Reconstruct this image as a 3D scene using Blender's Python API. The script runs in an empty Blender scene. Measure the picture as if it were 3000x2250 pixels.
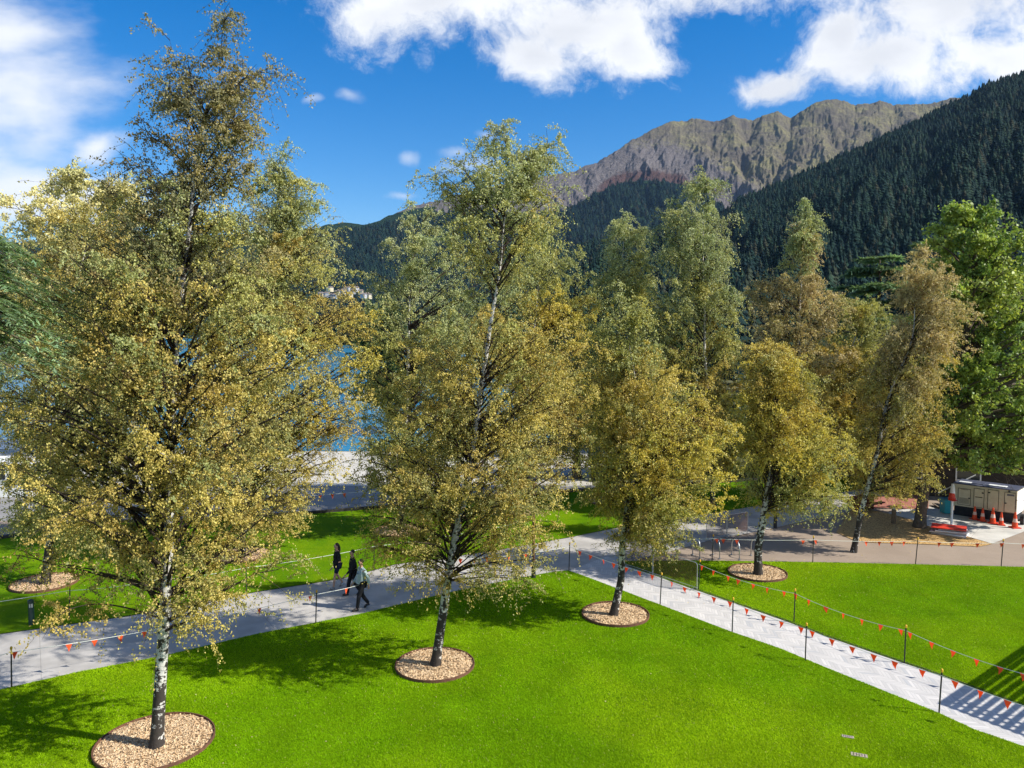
import bpy, bmesh, math, random
import numpy as np
from mathutils import Vector, Matrix
R = math.radians
rng = np.random.default_rng(11)
random.seed(5)
S = bpy.context.scene
COL = S.collection

HAZE = 2.0e-5
# ---------------------------------------------------------------- camera
F = 2257.0            # focal length in pixels of the 3000 px wide photograph
HC = 9.5              # eye height above the lawn
PITCH = math.atan((1125 - 975) / F)
cam = bpy.data.cameras.new("camera"); camo = bpy.data.objects.new("camera", cam); COL.objects.link(camo)
cam.sensor_width = 36; cam.lens = 36 * F / 3000; cam.clip_start = 0.1; cam.clip_end = 30000
camo.location = (0, 0, HC); camo.rotation_euler = (math.pi / 2 - PITCH, 0, 0)
S.camera = camo
cp, sp = math.cos(PITCH), math.sin(PITCH)

def ray(px, py):
    x = (px - 1500) / F; u = -(py - 1125) / F
    return x, cp + sp * u, -sp + cp * u
def G(px, py, z=0.0):                       # ground point seen at a photo pixel
    x, y, w = ray(px, py); t = (z - HC) / w
    return Vector((x * t, y * t, z))
def AT(px, py, Y):                          # point at distance Y seen at a photo pixel
    x, y, w = ray(px, py); t = Y / y
    return Vector((x * t, Y, HC + w * t))
def PROJ(p):
    d = p[1] * cp - (p[2] - HC) * sp; u = p[1] * sp + (p[2] - HC) * cp
    return 1500 + F * p[0] / d, 1125 - F * u / d

# ---------------------------------------------------------------- sky, sun, exposure
SUN_EL = R(38)
sdir = Vector((0.97 * math.cos(SUN_EL), -0.24 * math.cos(SUN_EL), math.sin(SUN_EL))).normalized()
SUN_AZ = math.atan2(sdir.x, sdir.y)
W = bpy.data.worlds.new("World"); S.world = W; W.use_nodes = True
def build_world():
    nt = W.node_tree; N = nt.nodes; L = nt.links; N.clear()
    out = N.new("ShaderNodeOutputWorld"); bg = N.new("ShaderNodeBackground"); bg.inputs[1].default_value = 0.11
    sky = N.new("ShaderNodeTexSky"); sky.sky_type = 'NISHITA'; sky.sun_disc = False
    sky.sun_elevation = SUN_EL; sky.sun_rotation = SUN_AZ
    sky.altitude = 400; sky.air_density = 1.0; sky.dust_density = 0.35; sky.ozone_density = 2.5
    hs = N.new("ShaderNodeHueSaturation"); hs.inputs["Hue"].default_value = .507; hs.inputs["Saturation"].default_value = 1.5; hs.inputs["Value"].default_value = .97
    L.new(sky.outputs[0], hs.inputs["Color"])
    tc = N.new("ShaderNodeTexCoord"); sx = N.new("ShaderNodeSeparateXYZ"); L.new(tc.outputs["Generated"], sx.inputs[0])
    def M(op, a, b=None, c=None, clamp=False):
        n = N.new("ShaderNodeMath"); n.operation = op; n.use_clamp = clamp
        for i, v in enumerate((a, b, c)):
            if v is None: continue
            if isinstance(v, (int, float)): n.inputs[i].default_value = v
            else: L.new(v, n.inputs[i])
        return n.outputs[0]
    yy = M('MAXIMUM', M('ABSOLUTE', sx.outputs[1]), 0.12)
    u = M('DIVIDE', sx.outputs[0], yy); v = M('DIVIDE', sx.outputs[2], yy)
    cv = N.new("ShaderNodeCombineXYZ"); L.new(u, cv.inputs[0]); L.new(v, cv.inputs[1])
    warp = N.new("ShaderNodeTexNoise"); warp.inputs["Scale"].default_value = 6; warp.inputs["Detail"].default_value = 6
    L.new(cv.outputs[0], warp.inputs["Vector"])
    ws = N.new("ShaderNodeVectorMath"); ws.operation = 'SUBTRACT'; L.new(warp.outputs["Color"], ws.inputs[0]); ws.inputs[1].default_value = (.5, .5, .5)
    wm = N.new("ShaderNodeVectorMath"); wm.operation = 'SCALE'; L.new(ws.outputs[0], wm.inputs[0]); wm.inputs["Scale"].default_value = 0.10
    wa = N.new("ShaderNodeVectorMath"); wa.operation = 'ADD'; L.new(cv.outputs[0], wa.inputs[0]); L.new(wm.outputs[0], wa.inputs[1])
    def blob(px, py, rx, ry):
        s = N.new("ShaderNodeVectorMath"); s.operation = 'SUBTRACT'; L.new(wa.outputs[0], s.inputs[0])
        s.inputs[1].default_value = ((px - 1500) / F, (975 - py) / F, 0.5 * 0)
        m = N.new("ShaderNodeVectorMath"); m.operation = 'MULTIPLY'; L.new(s.outputs[0], m.inputs[0]); m.inputs[1].default_value = (F / rx, F / ry, 0)
        ln = N.new("ShaderNodeVectorMath"); ln.operation = 'LENGTH'; L.new(m.outputs[0], ln.inputs[0])
        return M('SUBTRACT', 1.0, ln.outputs["Value"])
    def group(bl):
        r = None
        for b in bl:
            o = blob(*b); r = o if r is None else M('SMOOTH_MAX', r, o, 0.25)
        return r
    hard = group([(1450, -60, 600, 260), (1690, 90, 330, 190), (1830, 150, 170, 110), (1300, 40, 300, 120), (2150, -60, 620, 130),
                  (2760, 70, 480, 220), (2560, 215, 330, 110), (2270, 250, 160, 60), (2900, 200, 300, 120), (2420, 130, 110, 90),
                  (1560, 190, 200, 80)])
    soft = group([(90, 290, 330, 240), (40, 120, 260, 160), (110, 560, 420, 110), (-150, 420, 300, 400), (330, 420, 120, 60)])
    tiny = group([(1025, 302, 48, 34), (1375, 500, 120, 55), (1195, 487, 50, 26), (1340, 455, 70, 22), (925, 305, 40, 18), (1180, 600, 70, 18), (1425, 395, 50, 24)])
    n1 = N.new("ShaderNodeTexNoise"); n1.inputs["Scale"].default_value = 9; n1.inputs["Detail"].default_value = 10; n1.inputs["Roughness"].default_value = 0.68
    L.new(wa.outputs[0], n1.inputs["Vector"])
    n2 = N.new("ShaderNodeTexNoise"); n2.inputs["Scale"].default_value = 4; n2.inputs["Detail"].default_value = 8; n2.inputs["Roughness"].default_value = 0.55
    n2m = N.new("ShaderNodeVectorMath"); n2m.operation = 'MULTIPLY'; L.new(cv.outputs[0], n2m.inputs[0]); n2m.inputs[1].default_value = (1, 2.6, 1); L.new(n2m.outputs[0], n2.inputs["Vector"])
    nn = M('SUBTRACT', n1.outputs[0], 0.5); nb = M('SUBTRACT', n2.outputs[0], 0.5)
    def ramp(x, a, b):
        m = N.new("ShaderNodeMapRange"); m.interpolation_type = 'SMOOTHSTEP'; L.new(x, m.inputs[0]); m.inputs[1].default_value = a; m.inputs[2].default_value = b
        return m.outputs[0]
    mh = ramp(M('MULTIPLY_ADD', nn, 2.5, hard), -0.08, 0.68)
    ms = M('MULTIPLY', ramp(M('MULTIPLY_ADD', nb, 2.2, soft), -0.1, 1.0), 0.93)
    mt = M('MULTIPLY', ramp(M('MULTIPLY_ADD', nn, 1.6, tiny), -0.05, 1.1), 0.42)
    mask = M('MAXIMUM', M('MAXIMUM', mh, ms), mt)
    n3 = N.new("ShaderNodeTexNoise"); n3.inputs["Scale"].default_value = 2.4; n3.inputs["Detail"].default_value = 6; L.new(tc.outputs["Generated"], n3.inputs["Vector"])
    rear = M('MULTIPLY', ramp(n3.outputs[0], 0.51, 0.66), ramp(M('MULTIPLY', sx.outputs[1], -1.0), -0.12, 0.15))  # unseen clouds behind and overhead, added to whiten and lift the shade
    over = M('MULTIPLY', ramp(n3.outputs[0], 0.54, 0.66), ramp(sx.outputs[2], 0.62, 0.8))
    mask = M('MULTIPLY', M('MAXIMUM', M('MAXIMUM', mask, rear), over), ramp(sx.outputs[2], 0.0, 0.06))
    # a little relief in the clouds: thick parts greyer, thin edges whiter
    thick = ramp(M('MULTIPLY_ADD', nb, 2.6, hard), 0.15, 1.1)
    cc = N.new("ShaderNodeMix"); cc.data_type = 'RGBA'; L.new(thick, cc.inputs[0])
    cc.inputs[6].default_value = (6.3, 6.4, 6.6, 1); cc.inputs[7].default_value = (5.0, 5.15, 5.5, 1)
    mx = N.new("ShaderNodeMix"); mx.data_type = 'RGBA'; L.new(mask, mx.inputs[0]); L.new(hs.outputs[0], mx.inputs[6]); L.new(cc.outputs[2], mx.inputs[7])
    L.new(mx.outputs[2], bg.inputs[0]); L.new(bg.outputs[0], out.inputs[0])
build_world()
sl = bpy.data.lights.new("sun", 'SUN'); sl.energy = 5.0; sl.angle = R(0.53); sl.color = (1, 0.95, 0.86)
so = bpy.data.objects.new("sun", sl); COL.objects.link(so); so.rotation_euler = (-sdir).to_track_quat('-Z', 'Y').to_euler(); so.location = (40, -10, 60)
S.view_settings.view_transform = 'Standard'; S.view_settings.look = 'None'; S.view_settings.exposure = 0.62; S.view_settings.gamma = 1.0
S.render.engine = 'CYCLES'
S.cycles.use_denoising = True; S.cycles.denoiser = 'OPENIMAGEDENOISE'; S.cycles.denoising_input_passes = 'RGB_ALBEDO_NORMAL'
S.cycles.max_bounces = 6; S.cycles.diffuse_bounces = 3; S.cycles.transmission_bounces = 4; S.cycles.transparent_max_bounces = 12
S.cycles.glossy_bounces = 2; S.cycles.volume_bounces = 0; S.cycles.caustics_reflective = False; S.cycles.caustics_refractive = False

# ---------------------------------------------------------------- helpers
def tag(o, label=None, cat=None, group=None, kind=None):
    if label: o["label"] = label
    if cat: o["category"] = cat
    if group: o["group"] = group
    if kind: o["kind"] = kind
    return o
def empty(name, loc, rz=0.0):
    o = bpy.data.objects.new(name, None); COL.objects.link(o); o.location = loc; o.rotation_euler = (0, 0, rz); o.empty_display_size = .3
    return o
def mesh_np(name, V, FV, mat, parent=None, fcol=None, smooth=False, loc=None):
    """V (n,3); FV (m,k) int faces of equal size, or a list of such arrays"""
    me = bpy.data.meshes.new(name)
    fl = FV if isinstance(FV, list) else [FV]
    fl = [np.asarray(f, dtype=np.int32) for f in fl if len(f)]
    V = np.asarray(V, dtype=np.float32)
    me.vertices.add(len(V)); me.vertices.foreach_set("co", V.ravel())
    idx = np.concatenate([f.ravel() for f in fl]); me.loops.add(len(idx)); me.loops.foreach_set("vertex_index", idx)
    starts = []; o = 0
    for f in fl:
        m, k = f.shape; starts.append(o + np.arange(m) * k); o += m * k
    starts = np.concatenate(starts).astype(np.int32); me.polygons.add(len(starts)); me.polygons.foreach_set("loop_start", starts)
    if smooth: me.polygons.foreach_set("use_smooth", np.ones(len(starts), dtype=bool))
    me.update(calc_edges=True)
    if fcol is not None:
        a = me.attributes.new("Col", 'FLOAT_COLOR', 'FACE')
        c = np.ones((len(starts), 4), dtype=np.float32); c[:, :3] = fcol; a.data.foreach_set("color", c.ravel())
    if mat: me.materials.append(mat)
    ob = bpy.data.objects.new(name, me); COL.objects.link(ob)
    if parent: ob.parent = parent
    if loc is not None: ob.location = loc
    return ob

class MB:
    def __init__(s): s.v = []; s.f = []
    def add(s, vs, fs):
        o = len(s.v); s.v += [tuple(v) for v in vs]; s.f += [tuple(i + o for i in f) for f in fs]; return s
    def box(s, c, d, rz=0.0, M=None, taper=1.0):
        x, y, z = d[0] / 2, d[1] / 2, d[2] / 2
        vs = [Vector((a * x * (taper if e > 0 else 1), b * y * (taper if e > 0 else 1), e * z)) for e in (-1, 1) for b in (-1, 1) for a in (-1, 1)]
        m = M if M is not None else Matrix.Rotation(rz, 3, 'Z')
        vs = [m @ v + Vector(c) for v in vs]
        return s.add(vs, [(0, 2, 3, 1), (4, 5, 7, 6), (0, 1, 5, 4), (2, 6, 7, 3), (0, 4, 6, 2), (1, 3, 7, 5)])
    def tube(s, pts, r, n=8, cap=True):
        pts = [Vector(p) for p in pts]; rs = r if isinstance(r, (list, tuple)) else [r] * len(pts)
        o = len(s.v); up = None
        for i, p in enumerate(pts):
            a = pts[max(i - 1, 0)]; b = pts[min(i + 1, len(pts) - 1)]; t = (b - a).normalized()
            if up is None: up = Vector((0, 0, 1)) if abs(t.z) < .9 else Vector((1, 0, 0))
            e1 = (up - t * up.dot(t)).normalized(); e2 = t.cross(e1); up = e1
            for k in range(n):
                an = 2 * math.pi * k / n; s.v.append(tuple(p + rs[i] * (math.cos(an) * e1 + math.sin(an) * e2)))
        for i in range(len(pts) - 1):
            for k in range(n):
                k2 = (k + 1) % n; s.f.append((o + i * n + k, o + i * n + k2, o + (i + 1) * n + k2, o + (i + 1) * n + k))
        if cap:
            s.f.append(tuple(o + k for k in range(n))[::-1]); s.f.append(tuple(o + (len(pts) - 1) * n + k for k in range(n)))
        return s
    def lathe(s, prof, c=(0, 0, 0), n=16):
        o = len(s.v)
        for r, z in prof:
            for k in range(n):
                a = 2 * math.pi * k / n; s.v.append((c[0] + r * math.cos(a), c[1] + r * math.sin(a), c[2] + z))
        for i in range(len(prof) - 1):
            for k in range(n):
                k2 = (k + 1) % n; s.f.append((o + i * n + k, o + i * n + k2, o + (i + 1) * n + k2, o + (i + 1) * n + k))
        s.f.append(tuple(o + k for k in range(n))[::-1]); s.f.append(tuple(o + (len(prof) - 1) * n + k for k in range(n)))
        return s
    def build(s, name, mat, parent=None, loc=None, smooth=False):
        me = bpy.data.meshes.new(name); me.from_pydata(s.v, [], s.f); me.update()
        if smooth:
            for p in me.polygons: p.use_smooth = True
        me.materials.append(mat)
        o = bpy.data.objects.new(name, me); COL.objects.link(o)
        if parent: o.parent = parent
        if loc is not None: o.location = loc
        return o

def mat(name, color=(.5, .5, .5), rough=.8, spec=.3, metal=0.0):
    m = bpy.data.materials.new(name); m.use_nodes = True; b = m.node_tree.nodes["Principled BSDF"]
    b.inputs["Base Color"].default_value = (*color, 1); b.inputs["Roughness"].default_value = rough
    b.inputs["Specular IOR Level"].default_value = spec; b.inputs["Metallic"].default_value = metal
    return m
class NT:
    def __init__(s, m): s.t = m.node_tree; s.N = s.t.nodes; s.L = s.t.links; s.b = s.N.get("Principled BSDF"); s.out = s.N.get("Material Output")
    def n(s, ty, **kw):
        x = s.N.new(ty)
        for k, v in kw.items(): setattr(x, k, v)
        return x
    def link(s, a, b): s.L.new(a, b)
    def math(s, op, a, b=None, c=None, clamp=False):
        n = s.n("ShaderNodeMath", operation=op, use_clamp=clamp)
        for i, v in enumerate((a, b, c)):
            if v is None: continue
            if isinstance(v, (int, float)): n.inputs[i].default_value = v
            else: s.link(v, n.inputs[i])
        return n.outputs[0]
    def coords(s, scale=(1, 1, 1), kind="Object", rot=(0, 0, 0)):
        tc = s.n("ShaderNodeTexCoord"); mp = s.n("ShaderNodeMapping"); s.link(tc.outputs[kind], mp.inputs[0])
        mp.inputs["Scale"].default_value = scale; mp.inputs["Rotation"].default_value = rot
        return mp.outputs[0]
    def noise(s, vec, scale, detail=4, rough=.55, out=0):
        n = s.n("ShaderNodeTexNoise"); n.inputs["Scale"].default_value = scale; n.inputs["Detail"].default_value = detail
        n.inputs["Roughness"].default_value = rough
        if vec is not None: s.link(vec, n.inputs["Vector"])
        return n.outputs[out]
    def ramp(s, fac, stops, interp='LINEAR'):
        r = s.n("ShaderNodeValToRGB"); r.color_ramp.interpolation = interp
        e = r.color_ramp.elements
        while len(e) < len(stops): e.new(0.5)
        for i, (p, c) in enumerate(stops):
            e[i].position = p; e[i].color = (*c, 1) if len(c) == 3 else c
        s.link(fac, r.inputs[0]); return r.outputs[0]
    def mr(s, x, a, b, lo=0.0, hi=1.0, smooth=True):
        m = s.n("ShaderNodeMapRange"); m.interpolation_type = 'SMOOTHSTEP' if smooth else 'LINEAR'
        s.link(x, m.inputs[0]); m.inputs[1].default_value = a; m.inputs[2].default_value = b; m.inputs[3].default_value = lo; m.inputs[4].default_value = hi
        return m.outputs[0]
    def mix(s, fac, a, b, mode='MIX'):
        m = s.n("ShaderNodeMix"); m.data_type = 'RGBA'; m.blend_type = mode
        for i, v in ((0, fac), (6, a), (7, b)):
            if isinstance(v, (int, float)): m.inputs[i].default_value = v
            elif isinstance(v, tuple): m.inputs[i].default_value = (*v, 1) if len(v) == 3 else v
            else: s.link(v, m.inputs[i])
        return m.outputs[2]
    def bump(s, h, strength=.3, dist=.02):
        b = s.n("ShaderNodeBump"); b.inputs["Strength"].default_value = strength; b.inputs["Distance"].default_value = dist
        s.link(h, b.inputs["Height"]); s.link(b.outputs[0], s.b.inputs["Normal"]); return b
    def color(s, c): s.link(c, s.b.inputs["Base Color"])

def noisy(name, c1, c2, scale=5, rough=.85, spec=.2, bump=.2, bdist=.01, detail=6, coord="Object", metal=0.0):
    m = mat(name, c1, rough, spec, metal); t = NT(m); v = t.coords(kind=coord)
    n = t.noise(v, scale, detail, .6); t.color(t.ramp(n, [(.35, c1), (.65, c2)]))
    if bump: t.bump(t.noise(v, scale * 6, 4, .6), bump, bdist)
    return m

# ---- value noise in numpy
_perm = np.random.default_rng(3).random((256, 256))
def vnoise(x, y):
    xi = np.floor(x).astype(int); yi = np.floor(y).astype(int); fx = x - xi; fy = y - yi
    fx = fx * fx * (3 - 2 * fx); fy = fy * fy * (3 - 2 * fy)
    g = lambda a, b: _perm[a & 255, b & 255]
    return (g(xi, yi) * (1 - fx) + g(xi + 1, yi) * fx) * (1 - fy) + (g(xi, yi + 1) * (1 - fx) + g(xi + 1, yi + 1) * fx) * fy
def fbm(x, y, o=5, gain=.5):
    s = 0; a = 1; t = 0
    for i in range(o): s = s + a * vnoise(x * 2 ** i + 17 * i, y * 2 ** i + 31 * i); t += a; a *= gain
    return s / t
def ridged(x, y, o=5, gain=.5):
    s = 0; a = 1; t = 0
    for i in range(o): s = s + a * (1 - np.abs(2 * vnoise(x * 2 ** i + 13 * i, y * 2 ** i + 7 * i) - 1)); t += a; a *= gain
    return s / t

# ---------------------------------------------------------------- materials
def m_grass():
    m = mat("lawn_grass", (.08, .2, .01), .95, .04); t = NT(m); v = t.coords()
    big = t.noise(v, .20, 5, .6); mid = t.noise(t.coords((1, .5, 1), rot=(0, 0, .5)), 1.1, 6, .65); fine = t.noise(t.coords((1, .45, 1)), 26, 4, .75); st = t.noise(t.coords((.35, 2.4, 1), rot=(0, 0, -.25)), .8, 4, .6)
    c = t.ramp(big, [(.32, (.062, .160, .001)), (.5, (.110, .225, .001)), (.68, (.165, .290, .002))])
    c = t.mix(t.mr(mid, .40, .68, 0, .7), c, (.19, .285, .003)); c = t.mix(t.mr(st, .5, .72, 0, .45), c, (.060, .160, .001))
    c = t.mix(t.mr(fine, .3, .75, 0, .75), c, (.040, .105, .001))
    tuft = t.noise(v, 5, 3, .8); c = t.mix(t.mr(tuft, .66, .74, 0, .6), c, (.035, .09, .001))
    dry = t.mr(t.noise(v, .55, 6, .7), .63, .75, 0, .35)
    c = t.mix(dry, c, (.25, .27, .05))
    t.color(c); h = t.noise(v, 45, 4, .7); t.bump(h, .55, .03)
    t.b.inputs["Sheen Weight"].default_value = .0
    return m
def m_concrete(name, base=(.52, .51, .49), joints=True, rot=0.0):
    m = mat(name, base, .85, .25); t = NT(m); v = t.coords(rot=(0, 0, rot))
    n = t.noise(v, .8, 6, .6); f = t.noise(v, 14, 5, .65)
    d = tuple(x * .74 for x in base); c = t.mix(t.mr(n, .35, .65), base, d)
    c = t.mix(t.mr(f, .45, .7, 0, .35), c, tuple(x * .75 for x in base))
    if joints:
        sx = t.n("ShaderNodeSeparateXYZ"); t.link(v, sx.inputs[0])
        j = None
        for k, sp_ in ((0, 3.2), (1, 40.0)):
            fr = t.math('ABSOLUTE', t.math('SUBTRACT', t.math('FRACT', t.math('DIVIDE', sx.outputs[k], sp_)), .5))
            e = t.math('GREATER_THAN', fr, .5 - .012 / sp_ * 1.0); j = e if j is None else t.math('MAXIMUM', j, e)
        c = t.mix(t.math('MULTIPLY', j, .5), c, tuple(x * .45 for x in base))
    t.color(c); t.bump(f, .12, .01); return m
def m_herring(rot):
    base = (.60, .585, .57)
    m = mat("herringbone_paving", base, .8, .25); t = NT(m); v = t.coords(rot=(0, 0, rot))
    sx = t.n("ShaderNodeSeparateXYZ"); t.link(v, sx.inputs[0])
    tri = t.math('PINGPONG', sx.outputs[1], .32); a = t.math('ADD', sx.outputs[0], t.math('MULTIPLY', tri, 1.0))
    f1 = t.math('FRACT', t.math('DIVIDE', a, .13)); line = t.math('LESS_THAN', f1, .14)
    sec = t.math('LESS_THAN', t.math('FRACT', t.math('DIVIDE', sx.outputs[1], .32)), .04)
    cell = t.math('FLOOR', t.math('DIVIDE', a, .13)); cb = t.n("ShaderNodeCombineXYZ"); t.link(cell, cb.inputs[0])
    t.link(t.math('FLOOR', t.math('DIVIDE', sx.outputs[1], .32)), cb.inputs[1])
    wn = t.n("ShaderNodeTexWhiteNoise"); wn.noise_dimensions = '3D'; t.link(cb.outputs[0], wn.inputs["Vector"])
    c = t.mix(t.mr(wn.outputs["Value"], 0, 1, 0, 1, False), (.60, .575, .545), (.46, .445, .425))
    c = t.mix(t.math('GREATER_THAN', wn.outputs["Value"], .94), c, (.43, .43, .43))
    n = t.noise(v, 1.2, 6, .6); c = t.mix(t.mr(n, .4, .7, 0, .3), c, (.40, .39, .38))
    c = t.mix(t.math('MULTIPLY', t.math('MAXIMUM', line, sec), .45), c, (.28, .27, .26))
    t.color(c); return m
def m_asphalt(name, c1, c2, sc=1.0):
    m = mat(name, c1, .9, .2); t = NT(m); v = t.coords()
    c = t.ramp(t.noise(v, .5 * sc, 6, .65), [(.35, c1), (.65, c2)]); g = t.noise(v, 40, 3, .8)
    c = t.mix(t.mr(g, .3, .75, 0, .5), c, tuple(x * .6 for x in c1)); t.color(c); t.bump(g, .3, .01); return m
def m_chips(name, lo, hi, dark):
    m = mat(name, hi, .85, .2); t = NT(m); v = t.coords()
    vo = t.n("ShaderNodeTexVoronoi"); vo.inputs["Scale"].default_value = 26; t.link(v, vo.inputs["Vector"])
    sp_ = t.n("ShaderNodeSeparateColor"); t.link(vo.outputs["Color"], sp_.inputs[0])
    c = t.ramp(sp_.outputs[0], [(0, dark), (.35, lo), (1, hi)]); t.color(c); t.bump(vo.outputs["Distance"], .9, .03); return m
def m_leaf(name, trans=.3, rough=.55, spec=.35, gloss=True):
    m = bpy.data.materials.new(name); m.use_nodes = True; t = NT(m); t.N.remove(t.b)
    at = t.n("ShaderNodeAttribute"); at.attribute_name = "Col"; at.attribute_type = 'GEOMETRY'
    p = t.n("ShaderNodeBsdfPrincipled"); p.inputs["Roughness"].default_value = rough; p.inputs["Specular IOR Level"].default_value = spec
    tr = t.n("ShaderNodeBsdfTranslucent"); t.link(at.outputs["Color"], p.inputs["Base Color"])
    br = t.mix(1.0, at.outputs["Color"], (1.25, 1.2, .7), 'MULTIPLY'); t.link(br, tr.inputs[0])
    mx = t.n("ShaderNodeMixShader"); mx.inputs[0].default_value = trans; t.link(p.outputs[0], mx.inputs[1]); t.link(tr.outputs[0], mx.inputs[2])
    t.link(mx.outputs[0], t.out.inputs[0]); return m
def m_birch_bark():
    m = mat("birch_bark", (.6, .58, .54), .8, .2); t = NT(m)
    v = t.coords((2.6, 2.6, 6.0)); v2 = t.coords((2.6, 2.6, 1.4))
    sx = t.n("ShaderNodeSeparateXYZ"); tc = t.n("ShaderNodeTexCoord"); t.link(tc.outputs["Object"], sx.inputs[0])
    n1 = t.noise(v, 2.2, 5, .6); n2 = t.noise(v2, 3.2, 5, .65); n3 = t.noise(t.coords((1.2, 1.2, 30)), 2.0, 3, .6)
    low = t.math('ADD', t.mr(sx.outputs[2], .2, 2.4, .20, .0, False), t.mr(sx.outputs[2], .0, 7, .12, -.10, False))
    k = t.math('ADD', t.math('ADD', t.math('MULTIPLY', t.math('SUBTRACT', n1, .5), 1.5), t.math('MULTIPLY', t.math('SUBTRACT', n2, .5), 1.5)), t.math('ADD', low, .47))
    dark = t.mr(k, .50, .58)
    c = t.mix(t.mr(n3, .55, .68, 0, .65), (.56, .54, .50), (.12, .10, .09)); c = t.mix(dark, c, (.045, .038, .033))
    t.color(c); t.bump(n2, .6, .04); return m
MG = m_grass()
M_BARK = m_birch_bark()
M_TWIG = mat("dark_twig_bark", (.045, .034, .028), .9, .1)
M_BROWNBARK = noisy("rough_brown_bark", (.085, .065, .048), (.15, .12, .09), 5, .95, .1, .8, .05)
M_LEAF = m_leaf("birch_leaves", .32)
M_LEAF2 = m_leaf("broad_green_leaves", .35, .5, .4)
M_NEEDLE = m_leaf("conifer_needles", .3, .7, .2)
M_CHIP = m_chips("wood_chip_mulch", (.56, .38, .21), (.78, .60, .38), (.24, .14, .07))
M_LITTER = m_chips("fallen_leaf_litter", (.46, .27, .10), (.66, .44, .18), (.14, .08, .04))
M_RUST = noisy("weathered_steel_edging", (.10, .045, .03), (.16, .075, .045), 8, .8, .3, .2)
M_STEEL = noisy("galvanised_steel", (.42, .44, .45), (.55, .56, .57), 12, .35, .5, 0, metal=.8)
M_BLACK = mat("black_paint", (.02, .02, .022), .5, .4)
M_DARKGREEN = mat("dark_green_paint", (.012, .035, .03), .4, .5)
M_FLAG = mat("fluorescent_orange_vinyl", (1.0, .17, .05), .6, .3)
def _fl():
    t = NT(M_FLAG); tr = t.n("ShaderNodeBsdfTranslucent"); tr.inputs[0].default_value = (1, .22, .07, 1); mx = t.n("ShaderNodeMixShader"); mx.inputs[0].default_value = .5
    t.link(t.b.outputs[0], mx.inputs[1]); t.link(tr.outputs[0], mx.inputs[2]); t.link(mx.outputs[0], t.out.inputs[0])
_fl()
M_CORD = mat("white_cord", (.72, .74, .66), .8, .2)
M_YEL = mat("yellow_plastic_cap", (.75, .42, .03), .5, .4)
M_CREAM = noisy("cream_paint", (.52, .45, .31), (.58, .51, .36), 4, .5, .4, 0)
M_WHITE = noisy("white_paint", (.74, .74, .72), (.80, .80, .78), 3, .5, .4, 0)
M_RED = mat("red_plastic", (.62, .045, .02), .5, .4)
M_TIMBER = noisy("grey_timber", (.20, .16, .12), (.30, .25, .19), 7, .9, .15, .3)
M_GLASS = mat("dark_window_glass", (.03, .04, .045), .08, .6)

# ---------------------------------------------------------------- ground sheets
def sheet(name, pts, z, m, kind="structure", sub=False):
    bm = bmesh.new(); vs = [bm.verts.new((p[0], p[1], z)) for p in pts]; f = bm.faces.new(vs)
    bmesh.ops.recalc_face_normals(bm, faces=[f])
    if f.normal.z < 0: f.normal_flip()
    bmesh.ops.triangulate(bm, faces=[f])
    me = bpy.data.meshes.new(name); bm.to_mesh(me); bm.free(); me.materials.append(m)
    o = bpy.data.objects.new(name, me); COL.objects.link(o); tag(o, kind=kind); return o
def PX(*pp): return [G(a, b) for a, b in pp]

M_GROUND = m_asphalt("tan_asphalt", (.30, .235, .18), (.36, .285, .22))
g = sheet("ground", [(-9000, -60), (9000, -60), (9000, 12000), (-9000, 12000)], -.02, noisy("earth", (.10, .11, .05), (.16, .15, .08), .05, .95, .1, 0))
sheet("tan_pavement", [(-60, 20), (90, 20), (90, 47), (-60, 47)], -.012, M_GROUND)
M_PROM = m_asphalt("promenade_asphalt", (.24, .235, .225), (.30, .29, .28))
sheet("promenade", [(-70, 38.5), (14, 38.5), (14, 47.6), (-70, 47.6)], -.006, M_PROM)
M_SAND = noisy("pale_beach_gravel", (.44, .42, .37), (.54, .51, .45), 1.2, .95, .1, .4, .03)
sheet("beach", [(-160, 47.5), (5, 47.5), (6.5, 66), (-160, 66)], -.004, M_SAND)

# lawns as one sheet each
front_edge_path = [(-400, 2090), (0, 2023), (226, 1972), (482, 1923), (754, 1859), (1055, 1801), (1311, 1739), (1506, 1698), (1620, 1677), (1665, 1673)]
front_edge_right = [(1700, 1685), (1827, 1733), (1932, 1773), (2143, 1853), (2291, 1904), (2400, 1950), (2751, 2092), (2857, 2141), (3000, 2190), (3500, 2370)]
fl_pts = PX(*front_edge_path, *front_edge_right) + [Vector((14, 3, 0)), Vector((-16, 3, 0))]
sheet("lawn", fl_pts, .03, MG)
up = [(-500, 1935), (0, 1859), (377, 1806), (754, 1735), (1000, 1697), (1157, 1655), (1439, 1616), (1670, 1575), (1813, 1546), (2067, 1507), (2223, 1482), (2400, 1457), (2560, 1425)]
back = [(2600, 1395), (2240, 1405), (1700, 1438), (1480, 1458), (1157, 1484), (901, 1505), (500, 1530), (250, 1530), (120, 1560), (-100, 1600), (-500, 1640)]
sheet("lawn", PX(*up, *back), .03, MG)
rl = PX((1818, 1646), (2037, 1644), (2400, 1649), (2680, 1655), (3000, 1663), (3500, 1680)) + PX((3600, 2290), (3000, 2071), (2817, 2004), (2700, 1961), (2660, 1948), (2427, 1868), (2300, 1820), (2160, 1771), (2037, 1729), (1911, 1685), (1831, 1657))
sheet("lawn", rl, .03, MG)
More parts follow.
